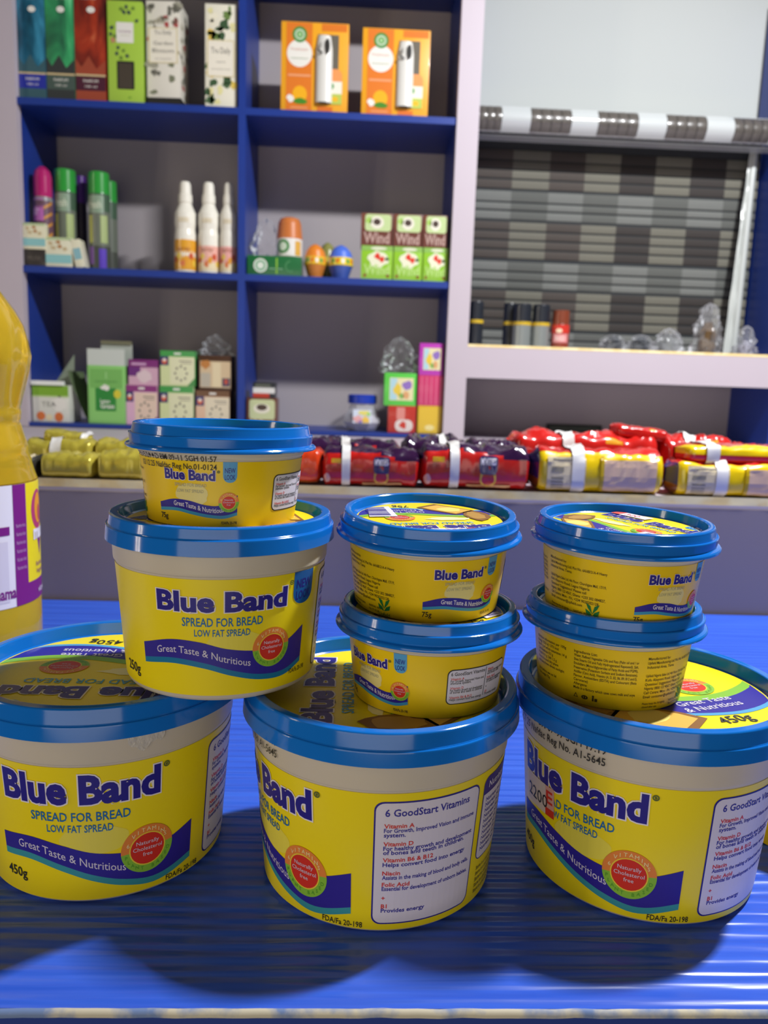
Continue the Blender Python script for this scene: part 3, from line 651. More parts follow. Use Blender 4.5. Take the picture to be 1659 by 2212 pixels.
A = Art(); A.rect(64, zlb, 78, zlt, PUR2, 0); A.rect(78, zlb + hz * .17, 165, zlt, YL2, 0); A.poly([(78, zlb), (165, zlb), (165, zlb + hz * .17), (78, zlb + hz * .17)], PUR2, 0)
A.ell(98, zlt - hz * .24, 13, hz * .17, mat('#b93a6e', .4), 1); A.ell(99, zlt - hz * .23, 8, hz * .13, mat('#f0a01e', .4), 2); A.ell(101, zlt - hz * .27, 4, hz * .07, mat('#c24a58', .4), 3)
A.poly([(95, zlb + hz * .52), (106, zlb + hz * .52), (100, zlb + hz * .36)], PUR2, 1)
A.text('mama', 87, zlb + hz * .52, .011, P_WHITE, 4, bold=.05, asp=57.3 / rl, xs=.9); A.text('Refined', 90, zlb + hz * .28, .004, PUR2, 4, asp=57.3 / rl); A.text('Vegetable Oil', 90, zlb + hz * .22, .004, PUR2, 4, asp=57.3 / rl)
A.text('vitamin', 93, zlb + hz * .05, .005, P_WHITE, 4, asp=57.3 / rl)
for i in range(6): A.text('Nutrition facts', 66, zlt - hz * (.35 + .07 * i), .003, mat('#c89ac8', .4), 2, asp=57.3 / rl, wmax=10)
A.rect(30, zlb + hz * .05, 58, zlt - hz * .45, mat('#d9d2de', .4), 0); A.text('mama', 44, zlb + hz * .08, .009, PUR2, 1, bold=.03, asp=57.3 / rl, rot=0, wmax=20); A.rect(50, zlt - hz * .4, 60, zlt - hz * .33, PUR2, 1)
A.build('label_print', wl, omap, 4)

# ------------------------------------------------------------------ snack packs on the ledge
def pack_surf(L, Dp, Hh, seed, end=.10, sag=0.0, fin=1.0):
    def f(u, v, off=0.0):
        t = 2 * u - 1; e = max(0, (abs(t) - (1 - 2 * end)) / (2 * end)); e = min(1, e)
        k = 1 - e ** 1.5 * .93; a = 2 * math.pi * v - math.pi / 2
        ex = .55
        cy, cz = math.cos(a), math.sin(a)
        y = -math.copysign(abs(cy) ** ex, cy) * (Dp / 2) * k; z = math.copysign(abs(cz) ** ex, cz) * (Hh / 2) * (k * (1 - .55 * e) + .55 * e * fin)
        n = noise.noise((u * 7 + seed, math.cos(a) * 1.5, math.sin(a) * 1.5 + seed * 3)); n2 = noise.noise((u * 13 + seed, math.cos(a) * 3, math.sin(a) * 3))
        w = (.08 * n + .05 * (.45 - 1.6 * abs(n2))) * (.4 + 1.1 * max(0, cz + .2)) * Hh
        y -= cy * w * .6 - 0; z += cz * w
        y -= cy * off; z += cz * off
        z = max(z, -Hh / 2)
        return ((u - .5) * L, y + Dp / 2, z + Hh / 2 + sag * (t * t - .3) * (0 if z <= -Hh / 2 else 1))
    return f
def ang(v):
    a = 360 * v - 90; return a        # 0 faces the room, 90 is up
def snack_pack(name, label, c0, c1, ytop, ybot, Yf, zb, Dp, colfn, seed, tape=None, group=None, rotz=0, tilt=0, emblem=None, panels=None, end=.10, fin=1.0, hmin=None):
    xm = (c0 + c1) / 2; x0, x1 = at(c0, ybot, Yf).x, at(c1, ybot, Yf).x; L = x1 - x0
    zt = at(xm, ytop, Yf + Dp * .4).z; Hh = max(zt - zb, hmin or .012)
    o = thing(name, label, 'snack pack', ((x0 + x1) / 2, Yf, zb), math.radians(rotz), group)
    o.rotation_euler.y = math.radians(tilt)
    f = pack_surf(L, Dp, Hh, seed, end, fin=fin)
    mb = MB(); mb.grid(lambda u, v: f(u, v), 44, 28, None, mfn=lambda u, v: colfn(u, ang(v))); w = mb.build('wrapper', o, smooth=60, weld=True)
    if tape:
        mb = MB(); u0, u1 = tape
        mb.grid(lambda u, v: f(u0 + (u1 - u0) * u, .02 + .62 * v, .0022), 4, 24, mat('#e3e1df', .25)); tp = mb.build('tape', o, smooth=60); tp['label'] = 'white paper tape band'
    if panels:
        A = Art()
        for args in panels: getattr(A, args[0])(*args[1:])
        A.build('wrapper_print', w, lambda u, v, l: f(u, .25 + (v - .5) * .26, .0014 + .0002 * l), .025, .08)
    return o
SHINE = dict(coat=.6)
RED = mat('#c4201c', .24, coat=.5, var=.15, bscale=40, bump=.25); PURP = mat('#33163c', .2, coat=.6, var=.25, bscale=40, bump=.3); ORED = mat('#d8401a', .22, coat=.5, var=.2, bscale=50, bump=.3)
YELP = mat('#ecc912', .24, coat=.5, var=.08, bscale=40, bump=.2); NAVP = mat('#2b2560', .24, coat=.5); BRN = mat('#7a3d18', .3, coat=.4, var=.4, bscale=60); GOLD = mat('#c9ba48', .28, metal=.3, coat=.3, var=.2, bscale=40, bump=.3)
CRM = mat('#d8c9a6', .3, coat=.3); CRMP = mat('#d9b8a0', .3, coat=.3)
Y0 = YT1 + .006
def redpurple(u, a): 
    if u < .045 or u > .965: return PURP if a > 10 else RED
    return RED if -100 < a < 28 + 18 * math.sin(u * 5) else PURP
def redall(u, a): return RED if not (.62 < u < .72 and 20 < a < 50) else mat('#d89a28', .24, coat=.5)
def purpall(u, a): return PURP if not (.55 < u < .75 and 5 < a < 40) else RED
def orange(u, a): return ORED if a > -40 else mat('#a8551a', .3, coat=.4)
def yelred(u, a):
    if u < .055: return NAVP if a > -10 else BRN
    return YELP if a < 52 else RED
def yelred2(u, a): return (YELP if 0 < a < 75 else RED)
def gold(u, a): return GOLD
emb = [('ell', .60, .36, .07, .30, mat('#e8c23a', .3), 0), ('ell', .60, .34, .055, .18, RED, 1), ('rrect', .52, .45, .68, .72, .03, .1, NAVP, 2), ('text', "M'VITIES", .60, .53, .13, P_WHITE, 3, .03, .13, None, 'C'),
       ('ell', .08, .28, .03, .16, mat('#d9a8a0', .3), 0), ('rect', .42, .02, .80, .14, mat('#d8a878', .3), 0), ('rect', .12, .55, .22, .66, mat('#c89a20', .3), 0)]
snack_pack('biscuit_pack', 'red and purple biscuit pack with white tape, left of the two in front', 688, 912, 968, 1050, Y0, ZL, .055, redpurple, 1.3, (.22, .30), 'red and purple biscuit packs', panels=emb, end=.07)
snack_pack('biscuit_pack', 'red and purple biscuit pack with white tape beside the yellow pack', 902, 1152, 962, 1054, Y0 + .002, ZL, .055, redpurple, 4.1, (.27, .35), 'red and purple biscuit packs', panels=emb, end=.07)
snack_pack('biscuit_pack', 'dark purple biscuit pack lying behind the left red pack', 640, 868, 948, 1030, Y0 + .066, ZL, .05, purpall, 7.7, (.42, .50), 'red and purple biscuit packs', end=.08)
snack_pack('biscuit_pack', 'dark purple biscuit pack behind, just left of the lilac post foot', 866, 1012, 945, 1032, Y0 + .068, ZL, .05, purpall, 9.2, (.55, .66), 'red and purple biscuit packs', end=.09)
snack_pack('biscuit_pack', 'dark purple biscuit pack behind, next to the red packs', 1008, 1135, 952, 1036, Y0 + .066, ZL, .05, purpall, 12.5, None, 'red and purple biscuit packs', end=.1, rotz=6)
snack_pack('biscuit_pack', 'shiny orange red biscuit pack half hidden behind the topmost left tub', 540, 700, 965, 1046, Y0 + .004, ZL, .055, orange, 15.1, None, 'red and purple biscuit packs', end=.1)
yp = [('rect', .10, .05, .38, .82, CRM, 0), ('rect', .50, .05, .90, .74, CRMP, 0), ('rect', .33, .55, .37, .72, P_BLK, 1), ('rect', .49, .02, .515, .9, mat('#c9a80e', .3), 1)] + [('rect', .13, .14 + .09 * i, .22, .18 + .09 * i, mat('#8a8474', .4), 1) for i in range(5)] + [('rect', .14, .70, .30, .74, mat('#8a8474', .4), 1)]
snack_pack('biscuit_pack', 'yellow and red biscuit pack with cream panels, beside the red and purple packs', 1150, 1442, 972, 1068, Y0 - .002, ZL, .06, yelred, 21.3, (.28, .37), 'yellow and red biscuit packs', panels=yp, end=.06, rotz=-1)
snack_pack('biscuit_pack', 'yellow and red biscuit pack at the right edge of the ledge', 1450, 1765, 998, 1078, Y0 - .002, ZL, .05, yelred, 25.9, (.29, .37), 'yellow and red biscuit packs', panels=yp, end=.06, rotz=-1)
p = snack_pack('biscuit_pack', 'flat yellow and red biscuit pack lying on top of the rightmost yellow pack', 1475, 1780, 962, 1004, Y0 + .006, at(1600, 1003, Y0 + .02).z, .05, yelred2, 31.0, (.16, .25), 'yellow and red biscuit packs', end=.06, hmin=.016)
snack_pack('biscuit_pack', 'plain red biscuit pack behind the nearer yellow pack', 1096, 1432, 936, 1040, Y0 + .072, ZL, .05, redall, 33.3, (.34, .41), 'yellow and red biscuit packs', end=.07)
snack_pack('biscuit_pack', 'plain red biscuit pack behind, with a pointed right end', 1425, 1592, 944, 1040, Y0 + .075, ZL, .05, redall, 36.6, (.30, .42), 'yellow and red biscuit packs', end=.12, fin=1.3)
snack_pack('biscuit_pack', 'small red pack lying highest in the middle of the red pile', 1325, 1450, 922, 948, Y0 + .085, at(1390, 950, Y0 + .1).z, .04, redall, 39.6, None, 'yellow and red biscuit packs', end=.1, tilt=6)
snack_pack('biscuit_pack', 'plain red biscuit pack behind at the right edge of the picture', 1575, 1760, 965, 1044, Y0 + .07, ZL, .05, redall, 41.6, None, 'yellow and red biscuit packs', end=.08)
GG = 'gold snack packs'
snack_pack('gold_pack', 'gold foil pack in front beside the oil bottle', 78, 206, 978, 1034, Y0, ZL, .045, gold, 51.0, None, GG, end=.1)
snack_pack('gold_pack', 'gold foil pack in front with ribbed end next to the topmost tub', 200, 320, 975, 1038, Y0, ZL, .045, gold, 53.0, None, GG, end=.12)
snack_pack('gold_pack', 'gold foil pack with a white sticker lying behind', 40, 205, 950, 1020, Y0 + .058, ZL, .045, gold, 55.0, (.42, .56), GG, end=.1)
snack_pack('gold_pack', 'gold foil pack lying behind, nearest the topmost tub', 195, 330, 950, 1024, Y0 + .06, ZL, .045, gold, 58.0, None, GG, end=.1)
snack_pack('gold_pack', 'gold foil pack perched on top, slanting down to the right', 84, 186, 932, 954, Y0 + .075, at(130, 958, Y0 + .09).z, .035, gold, 61.0, (.86, .96), GG, end=.1, tilt=8, hmin=.014)
snack_pack('gold_pack', 'small white and gold pack squeezed beside the oil bottle', 52, 80, 985, 1032, Y0 + .003, ZL, .03, lambda u, a: CRM if u < .55 else P_BLK, 63.0, None, GG, end=.1)

# ------------------------------------------------------------------ goods on the shelves
def carton(name, label, cat, c0, c1, yt, Y, zb, dp, m, art=None, group=None, rotz=0, side=None, yb=None, bevel=.0008, tilt=0, body='box_body'):
    xm = (c0 + c1) / 2; yref = (yt + (yb or yt + 60)) / 2
    x0, x1 = at(c0, yref, Y).x, at(c1, yref, Y).x; w = x1 - x0; h = max(at(xm, yt, Y).z - zb, .005)
    zb += .0003
    o = thing(name, label, cat, ((x0 + x1) / 2, Y, zb), math.radians(rotz), group)
    o.rotation_euler.y = math.radians(tilt)
    mb = MB(); mb.box(-w / 2, w / 2, 0, dp, 0, h, m); b = mb.build(body, o, smooth=30, bevel=bevel)
    if art:
        A = Art(); art(A); A.build('front_print', o, lambda x, y, l: ((x - .5) * w * .985, -.0003 - .0001 * l, y * h * .985 + h * .005))
    if side:
        A = Art(); side(A); A.build('side_print', o, lambda x, y, l: (w / 2 + .0003 + .0001 * l, x * dp, y * h * .985 + h * .005))
    return o
def can(name, label, cat, c0, c1, yt, Y, zb, bands, group=None, seg=28, art=None, yref=None):
    """bands: (height fraction, radius fraction, material of the stretch below)"""
    xm = (c0 + c1) / 2; yr = yref or yt + 100; x0, x1 = at(c0, yr, Y).x, at(c1, yr, Y).x; r = (x1 - x0) / 2; h = at(xm, yt, Y).z - zb
    zb += .0003
    o = thing(name, label, cat, ((x0 + x1) / 2, Y + r, zb), 0, group)
    parts = {}; prev = None; order = []
    for fr, rf, part, m in bands:
        if prev is not None and part is not None: 
            parts.setdefault(part, []).append((prev, (fr, rf), m))
            if part not in order: order.append(part)
        prev = (fr, rf)
    for part in order:
        segs = parts[part]; mb = MB()
        pr = [(segs[0][0][1] * r, segs[0][0][0] * h)] + [(q[1] * r, q[0] * h) for _, q, _ in segs]
        mb.lathe(pr, None, seg, ms=[q for _, _, q in segs]); mb.build(part, o, smooth=40)
    if art:
        A = Art(); art(A)
        def mp(d, y, l):
            a = math.radians(d); rr = r * 1.0
            for (f0, r0, *_), (f1, r1, *_) in zip(bands, bands[1:]):
                if f0 <= y <= f1 and f1 > f0: rr = r * (r0 + (r1 - r0) * (y - f0) / (f1 - f0)); break
            rr += .0004 + .0001 * l; return (rr * math.sin(a), -rr * math.cos(a), y * h)
        A.build('label_print', o, mp, 8)
    return o
M_FILM = film('clear_wrap', .03); M_FILM2 = film('clear_plastic', .08)
def wrap_film(name, label, c0, c1, yt, yb, Y, dp, seed, zb=None, m=None, group=None, cat='plastic wrap', amp=.35):
    """crumpled clear plastic bag"""
    x0, x1 = at(c0, yb, Y).x, at(c1, yb, Y).x; zb = at((c0 + c1) / 2, yb, Y).z if zb is None else zb; h = at((c0 + c1) / 2, yt, Y).z - zb; w = x1 - x0
    o = thing(name, label, cat, ((x0 + x1) / 2, Y + dp / 2, zb), 0, group)
    mb = MB(); n = 18
    def f(u, v):
        a = 2 * math.pi * u; k = (1 - v ** 3) ** .6 * (1 - .25 * v) + .02
        q = 1 + amp * noise.noise((math.cos(a) * 2 + seed, math.sin(a) * 2, v * 5)) + amp * .5 * noise.noise((math.cos(a) * 6, math.sin(a) * 6 + seed, v * 12))
        return (math.cos(a) * w / 2 * k * q, math.sin(a) * dp / 2 * k * q, h * v * (1 + .12 * noise.noise((a * 2, seed, 0)) * v))
    mb.grid(f, 30, n, m or M_FILM); mb.build('crumpled_film', o, smooth=25); return o
W_ = mat('#e9e6dc', .5); K_ = mat('#24221f', .5)
YF = D + .012
# --- upper left: perfume and fragrance cartons
def nebula(cols, scale, seed):
    m = bpy.data.materials.new('nebula_print'); m.use_nodes = True; nt = m.node_tree; p = nt.nodes['Principled BSDF']
    tc = nt.nodes.new('ShaderNodeTexCoord'); mp = nt.nodes.new('ShaderNodeMapping'); mp.inputs['Location'].default_value = (seed, seed * 2, seed); mp.inputs['Rotation'].default_value = (0, .7, 0); mp.inputs['Scale'].default_value = (1, 1, .35)
    nz = nt.nodes.new('ShaderNodeTexNoise'); nz.inputs['Scale'].default_value = scale; nz.inputs['Detail'].default_value = 4; nz.inputs['Distortion'].default_value = .8
    cr = nt.nodes.new('ShaderNodeValToRGB'); cr.color_ramp.elements[0].position = .3; cr.color_ramp.elements[1].position = .74
    cr.color_ramp.elements[0].color = lin(cols[0]); cr.color_ramp.elements[1].color = lin(cols[-1])
    for i, c in enumerate(cols[1:-1]): e = cr.color_ramp.elements.new(.3 + .44 * (i + 1) / (len(cols) - 1)); e.color = lin(c)
    nt.links.new(tc.outputs['Object'], mp.inputs[0]); nt.links.new(mp.outputs[0], nz.inputs['Vector']); nt.links.new(nz.outputs['Fac'], cr.inputs[0]); nt.links.new(cr.outputs[0], p.inputs['Base Color'])
    p.inputs['Roughness'].default_value = .3
    return m
def cosmic(c1, c2, c3, band, strip, hot):
    def f(A):
        A.rect(0, 0, 1, .10, strip, 0); A.rect(0, .085, 1, .20, band, 1); A.rect(0, .20, 1, .215, mat('#cfb98a', .4), 2)
        A.poly([(.62, 1), (.70, 1), (1, .84), (1, .81)], hot, 1)
        A.poly([(0, .215), (0, .34), (.2, .27), (.45, .36), (.7, .26), (1, .33), (1, .215)], strip, 1)
        A.ell(.55, .72, .14, .025, W_, 3, 14); A.text('PARFUM', .5, .15, .025, W_, 3, align='C', w=.5); A.text('100 ml', .5, .11, .018, W_, 3, align='C', w=.4)
        A.text('COLLECTION', .45, .80, .018, W_, 3, align='C', w=.55)
    return f
GP = 'cartons on the upper left shelf'
ci = lambda h: mat(h, .35, coat=.3)
carton('perfume_box', 'teal blue perfume carton with a cosmic print, leftmost on the top shelf', 'carton', 37, 97, -60, YF, Z1, .05, nebula(['#12303e', '#1f5a72', '#3f8fae', '#8cc8d4'], 22, 1.0), cosmic(0, ci('#3f8fae'), ci('#7fc0d0'), ci('#2b349c'), ci('#3d5f68'), ci('#bfe6ea')), GP, yb=212)
carton('perfume_box', 'green perfume carton with a northern lights print', 'carton', 98, 160, -60, YF, Z1, .05, nebula(['#1d2a2a', '#2d6a4a', '#3fa868', '#7fe0a0'], 20, 4.0), cosmic(0, ci('#3fa868'), ci('#63d88a'), ci('#4a5a52'), ci('#3a3d3c'), ci('#58c88e')), GP, yb=212)
carton('perfume_box', 'red perfume carton with a fiery print', 'carton', 161, 227, -60, YF, Z1, .05, nebula(['#3a1a18', '#7b2a20', '#a83a24', '#e8885a'], 22, 7.0), cosmic(0, ci('#a83a24'), ci('#d8663a'), ci('#4e2434'), ci('#a04a34'), ci('#f0a860')), GP, yb=214)
LIME = ci('#a8cc4a')
def limeart(A):
    A.rrect(.25, .14, .76, .42, .03, .015, K_, 1); A.rrect(.30, .15, .70, .40, .03, .012, ci('#4a4238'), 2); A.rrect(.25, .60, .75, .80, .02, .01, W_, 1); A.text('ROOM DIFFUSER', .5, .70, .02, ci('#8a4a78'), 2, align='C', w=.36); A.rect(.36, .67, .66, .674, P_GREYB, 2)
    for i, (x, y) in enumerate([(.4, .93), (.55, .95), (.62, .9), (.75, .94), (.48, .9), (.12, .74), (.2, .66), (.08, .68), (.3, .55), (.45, .52), (.25, .49), (.55, .47), (.38, .45), (.85, .82)]): A.blob(x, y, .055, .02, ci('#3c4a4a') if i % 3 else ci('#6a8a3a'), 1, i, 9, .35)
    A.blob(.15, .62, .08, .03, ci('#c08a6a'), 1, 40, 10, .3); A.ell(.62, .06, .05, .01, ci('#7fae3a'), 1)
carton('diffuser_box', 'lime green diffuser carton with a dark window', 'carton', 233, 308, 2, YF, Z1, .055, LIME, limeart, GP, yb=222)
def floral(cols, lab, words, seed):
    def f(A):
        rnd = random.Random(seed)
        for i in range(34): A.blob(rnd.uniform(.08, .92), rnd.uniform(.04, .96), rnd.uniform(.06, .17), rnd.uniform(.02, .055), cols[i % len(cols)], 0, seed + i, 12, .4)
        A.rect(.06, lab[0], .94, lab[1], ci('#d8c890'), 2); A.rect(.09, lab[0] + .008, .91, lab[1] - .008, ci('#efe8d6'), 3)
        for t, y, h, w in words: A.text(t, .5, y, h, ci('#57544c'), 4, align='C', w=w)
    return f
FG = [ci('#8a877a'), ci('#b8b29c'), ci('#b04a48'), ci('#a3a08e'), ci('#6f6d62'), ci('#7d8068')]
o = carton('fragrance_box', 'white floral fragrance carton with red blossoms and a black foot', 'carton', 316, 389, 2, YF + .006, Z1 + .016, .06, ci('#e4dfd0'), floral(FG, (.36, .73), [('Tru Daily', .66, .045, .52), ('Garden', .55, .04, .6), ('Blossom', .47, .045, .66), ('eau de parfum', .40, .015, .5)], 11), GP, yb=206, rotz=-3, side=lambda A: [A.blob(random.Random(5 + i).uniform(.1, .9), .05 + .045 * i, .15, .03, FG[i % 5], 0, 70 + i, 10, .4) for i in range(20)])
o.location.z = Z1 + .0003
for ch in o.children: ch.location.z = .016
mb = MB(); w2 = (at(389, 206, YF).x - at(316, 206, YF).x) / 2; mb.box(-w2 - .001, w2 + .001, .001, .06, 0, .016, K_); mb.build('foot', o, smooth=0)
LG = [ci('#3f5a3c'), ci('#e6dfa0'), ci('#6f8a4a'), ci('#f0ead0'), ci('#4f6a48'), ci('#e0c25a')]
carton('fragrance_box', 'white fragrance carton with green leaves standing against the blue divider', 'carton', 443, 511, 9, YF - .004, Z1, .055, ci('#ece7d2'), floral(LG, (.30, .66), [('Tru Daily', .53, .06, .62), ('magnolia', .44, .016, .3), ('eau de parfum natural', .37, .014, .6)], 31), GP, yb=231)
# --- upper right: two orange freshener cartons
def orangebox(A):
    OR, OY_ = ci('#e07a28'), ci('#f0a424')
    A.rect(.07, .0, .46, 1, OR, 0); A.rect(.60, .92, .98, 1, OR, 0)
    A.ell(.27, .66, .19, .155, W_, 1); A.ell(.27, .87, .11, .09, ci('#3c8a3a'), 2); A.ring(.27, .87, .075, .06, .7, ci('#cfe0c0'), 3); A.ell(.27, .87, .035, .03, ci('#9cc88a'), 3)
    A.text('Freshmatic', .27, .69, .035, ci('#d8a090'), 3, align='C', w=.26); A.rect(.14, .60, .40, .606, ci('#6a8a5a'), 3); A.rect(.10, .40, .44, .425, ci('#eaa070'), 2)
    A.ell(.28, .20, .11, .095, ci('#f2b020'), 2); A.blob(.14, .15, .06, .04, W_, 3, 4, 10, .3); A.blob(.29, .12, .10, .035, ci('#4a8a2a'), 3, 6, 12, .2); A.rect(.14, .04, .40, .055, ci('#eaa070'), 2)
    A.rrect(.54, .10, .86, .88, .05, .10, ci('#6a6458'), 2, '1100'); A.rect(.55, .02, .78, .07, ci('#e0742a'), 2)
    A.rrect(.70, .10, .92, .50, .10, .12, ci('#f0ead8'), 6, '0011'); A.rrect(.70, .36, .92, .50, .09, .08, ci('#ee9a5a'), 7, '0011'); A.ell(.75, .305, .05, .04, ci('#4a9a4a'), 8); A.rect(.72, .10, .92, .22, ci('#b8c85a'), 7); A.blob(.82, .16, .05, .03, ci('#ecb82a'), 8, 3, 10, .2)
def dispenser(o, w, h):
    mb = MB()
    def sh(u, v):
        a = math.pi * (u - .5) * 1.0; k = .92 if v < .8 else .92 - (v - .8) * 1.1
        return ((.64 - .5) * w + math.sin(a) * .135 * w * k, -.0012 - math.cos(a) * .010 * k, h * (.11 + .74 * v))
    mb.grid(sh, 10, 16, mat('#dcdad2', .35)); mb.build('dispenser', o)
    A = Art(); A.ell(.69, .72, .035, .085, K_, 0); A.poly([(.55, .66), (.62, .63), (.62, .65), (.55, .69)], K_, 0); A.rect(.575, .70, .60, .76, ci('#8a8880'), 0)
    A.build('nozzle', o, lambda x, y, l: ((x - .5) * w, -.0125, y * h))
GO = 'orange freshener cartons'
for c0, c1, yt, lb in ((607, 752, 49, 'orange air freshener carton on the upper right shelf, nearer the divider'), (782, 927, 63, 'orange air freshener carton on the upper right shelf, nearer the post')):
    o = carton('freshener_box', lb, 'carton', c0, c1, yt, YF, Z1, .08, ci('#f0a826'), orangebox, GO, yb=250)
    w = at(c1, 150, YF).x - at(c0, 150, YF).x; h = at((c0 + c1) / 2, yt, YF).z - Z1; dispenser(o, w, h)
# --- middle left: aerosols, small cartons, spray bottles
GC_ = 'aerosol cans'
GRN = mat('#2f9a3a', .3, coat=.4); SIL = ci('#6d7466'); VIO = ci('#5a3aa0'); MAG = mat('#b8246c', .25, coat=.5)
def aer(cap, dome=False):
    if dome: return [(0, .96, None, None), (.02, 1, 'can_body', ci('#8a6a3a')), (.66, 1, 'can_body', ci('#6a4a5a')), (.70, .92, 'can_body', ci('#8a8a8a')), (.74, .95, 'cap', cap), (.90, .95, 'cap', cap), (.96, .78, 'cap', cap), (1, .35, 'cap', cap)]
    return [(0, .96, None, None), (.02, 1, 'can_body', VIO), (.25, 1, 'can_body', ci('#4e5248')), (.60, 1, 'can_body', SIL), (.78, 1, 'can_body', ci('#46604a')), (.79, .99, 'cap', cap), (.985, .97, 'cap', cap), (1, .92, 'cap', cap)]
def aerart(A):
    A.rrect(-60, .58, 40, .76, 8, .02, ci('#8aa088'), 0); A.text('fresh', -50, .63, .08, ci('#c8d0b8'), 1, bold=.02, w=76); A.rect(-55, .28, -25, .56, ci('#c8cc6a'), 0); A.rect(20, .28, 60, .56, ci('#a8b87a'), 0); A.rect(-60, .06, -20, .24, ci('#8a5ab0'), 0); A.rect(10, .02, 50, .22, ci('#5a3ab8'), 0)
def magart(A):
    A.rect(-70, .46, 20, .68, ci('#b868b0'), 0); A.text('air', -30, .52, .09, ci('#dcb0d8'), 1, bold=.03, align='C', w=50)
    for i in range(6): A.poly([(20, .60 - i * .1), (75, .66 - i * .1), (75, .63 - i * .1), (20, .57 - i * .1)], ci('#c88a3a'), 1)
can('aerosol_can', 'aerosol can with a rounded magenta cap, leftmost on the middle shelf', 'can', 66, 107, 356, YF + .012, Z2, aer(MAG, True), GC_, art=magart)
can('aerosol_can', 'aerosol can with a green cap and price dot behind the small cartons', 'can', 111, 158, 363, YF + .035, Z2, aer(GRN), GC_, art=aerart)
can('aerosol_can', 'slim dark purple aerosol can between the two green capped cans', 'can', 160, 184, 379, YF + .06, Z2, [(0, .96, None, None), (.02, 1, 'can_body', ci('#2a1c38')), (.72, 1, 'can_body', ci('#241a34')), (.74, .98, 'cap', ci('#4a1a78')), (1, .9, 'cap', ci('#4a1a78'))], GC_)
can('aerosol_can', 'aerosol can with a green cap, second of the green capped cans', 'can', 186, 231, 369, YF + .02, Z2, aer(GRN), GC_, art=aerart)
can('aerosol_can', 'aerosol can with a green cap, standing furthest back, half hidden', 'can', 210, 248, 389, YF + .09, Z2, aer(GRN), GC_)
def tiny(A):
    A.rect(0, .12, 1, .42, ci('#8ec4c4'), 0)
    for i, (x, y) in enumerate([(.3, .65), (.55, .7), (.75, .62), (.5, .85), (.2, .8)]): A.blob(x, y, .09, .06, ci('#b8885a') if i % 2 else ci('#c8b48a'), 1, i, 10, .3)
    A.rect(0, .92, 1, 1, ci('#b8cc9a'), 0)
GS = 'small cream cartons in front of the cans'
carton('display_plinth', 'small dark carton under a cream carton at the left end of the middle shelf', 'carton', 52, 97, 540, YF - .008, Z2, .016, ci('#3a3532'), lambda A: A.text('MUSK', .5, .35, .3, ci('#6a625a'), 0, align='C', w=.7), None, yb=570)
zpl = at(75, 540, YF).z
carton('small_box', 'small cream carton with a blue band resting on a dark carton', 'carton', 50, 98, 482, YF - .008, zpl, .016, ci('#e4dfc0'), tiny, GS, yb=540)
carton('small_box', 'small cream carton with a blue band standing on the middle shelf', 'carton', 98, 155, 513, YF - .006, Z2, .035, ci('#e2dfc4'), tiny, GS, yb=575)
o = carton('small_box', 'narrow cream carton leaning to the left before the cans', 'carton', 163, 183, 517, YF - .006, Z2, .03, ci('#e4e0c4'), lambda A: A.rect(.1, .3, .9, .7, ci('#8ab8c0'), 0), GS, yb=575, tilt=-11)
o.location.z = Z2 + .0002
GB = 'white spray bottles'
WB = mat('#ece8da', .28, coat=.3)
def sprayart(c1, c2):
    def f(A):
        A.rect(-85, .03, 85, .36 if c1 is c2 else .30, c1, 0); A.rect(-85, .03, 85, .12, c2, 1)
        for i in range(7): A.blob(-70 + 22 * i, .10 + .04 * (i % 3), 12, .035, [ci('#e09a2a'), ci('#c8502a'), ci('#e8c84a'), ci('#d8784a')][i % 4], 2, i + 60, 10, .3)
        A.text('spray', 0, .24, .05, ci('#a0522a'), 2, align='C', w=70); A.rect(-30, .55, 30, .60, ci('#d8ccb0'), 0)
    return f
sprayb = [(0, .90, None, None), (.01, .97, 'bottle_body', WB), (.20, 1, 'bottle_body', WB), (.42, .97, 'bottle_body', WB), (.48, .90, 'bottle_body', WB), (.55, .97, 'bottle_body', WB), (.66, .94, 'bottle_body', WB), (.73, .68, 'bottle_body', WB), (.77, .56, 'bottle_body', WB), (.775, .64, 'spray_head', WB), (.86, .62, 'spray_head', WB), (.87, .54, 'spray_head', WB), (.97, .50, 'spray_head', WB), (1, .40, 'spray_head', WB)]
for c0, c1, yt, cc, lb in ((372, 420, 388, (ci('#e0a02a'), ci('#e0a02a')), 'white spray bottle with an orange label'), (424, 470, 390, (ci('#e8b0a0'), ci('#e8d8b0')), 'white spray bottle with a pink label, in the middle of the three'), (472, 510, 392, (ci('#e8a8a0'), ci('#e8d8b0')), 'white spray bottle with a pink label, against the blue divider')):
    can('spray_bottle', lb, 'bottle', c0, c1, yt, YF, Z2, sprayb, GB, art=sprayart(*cc), yref=520)
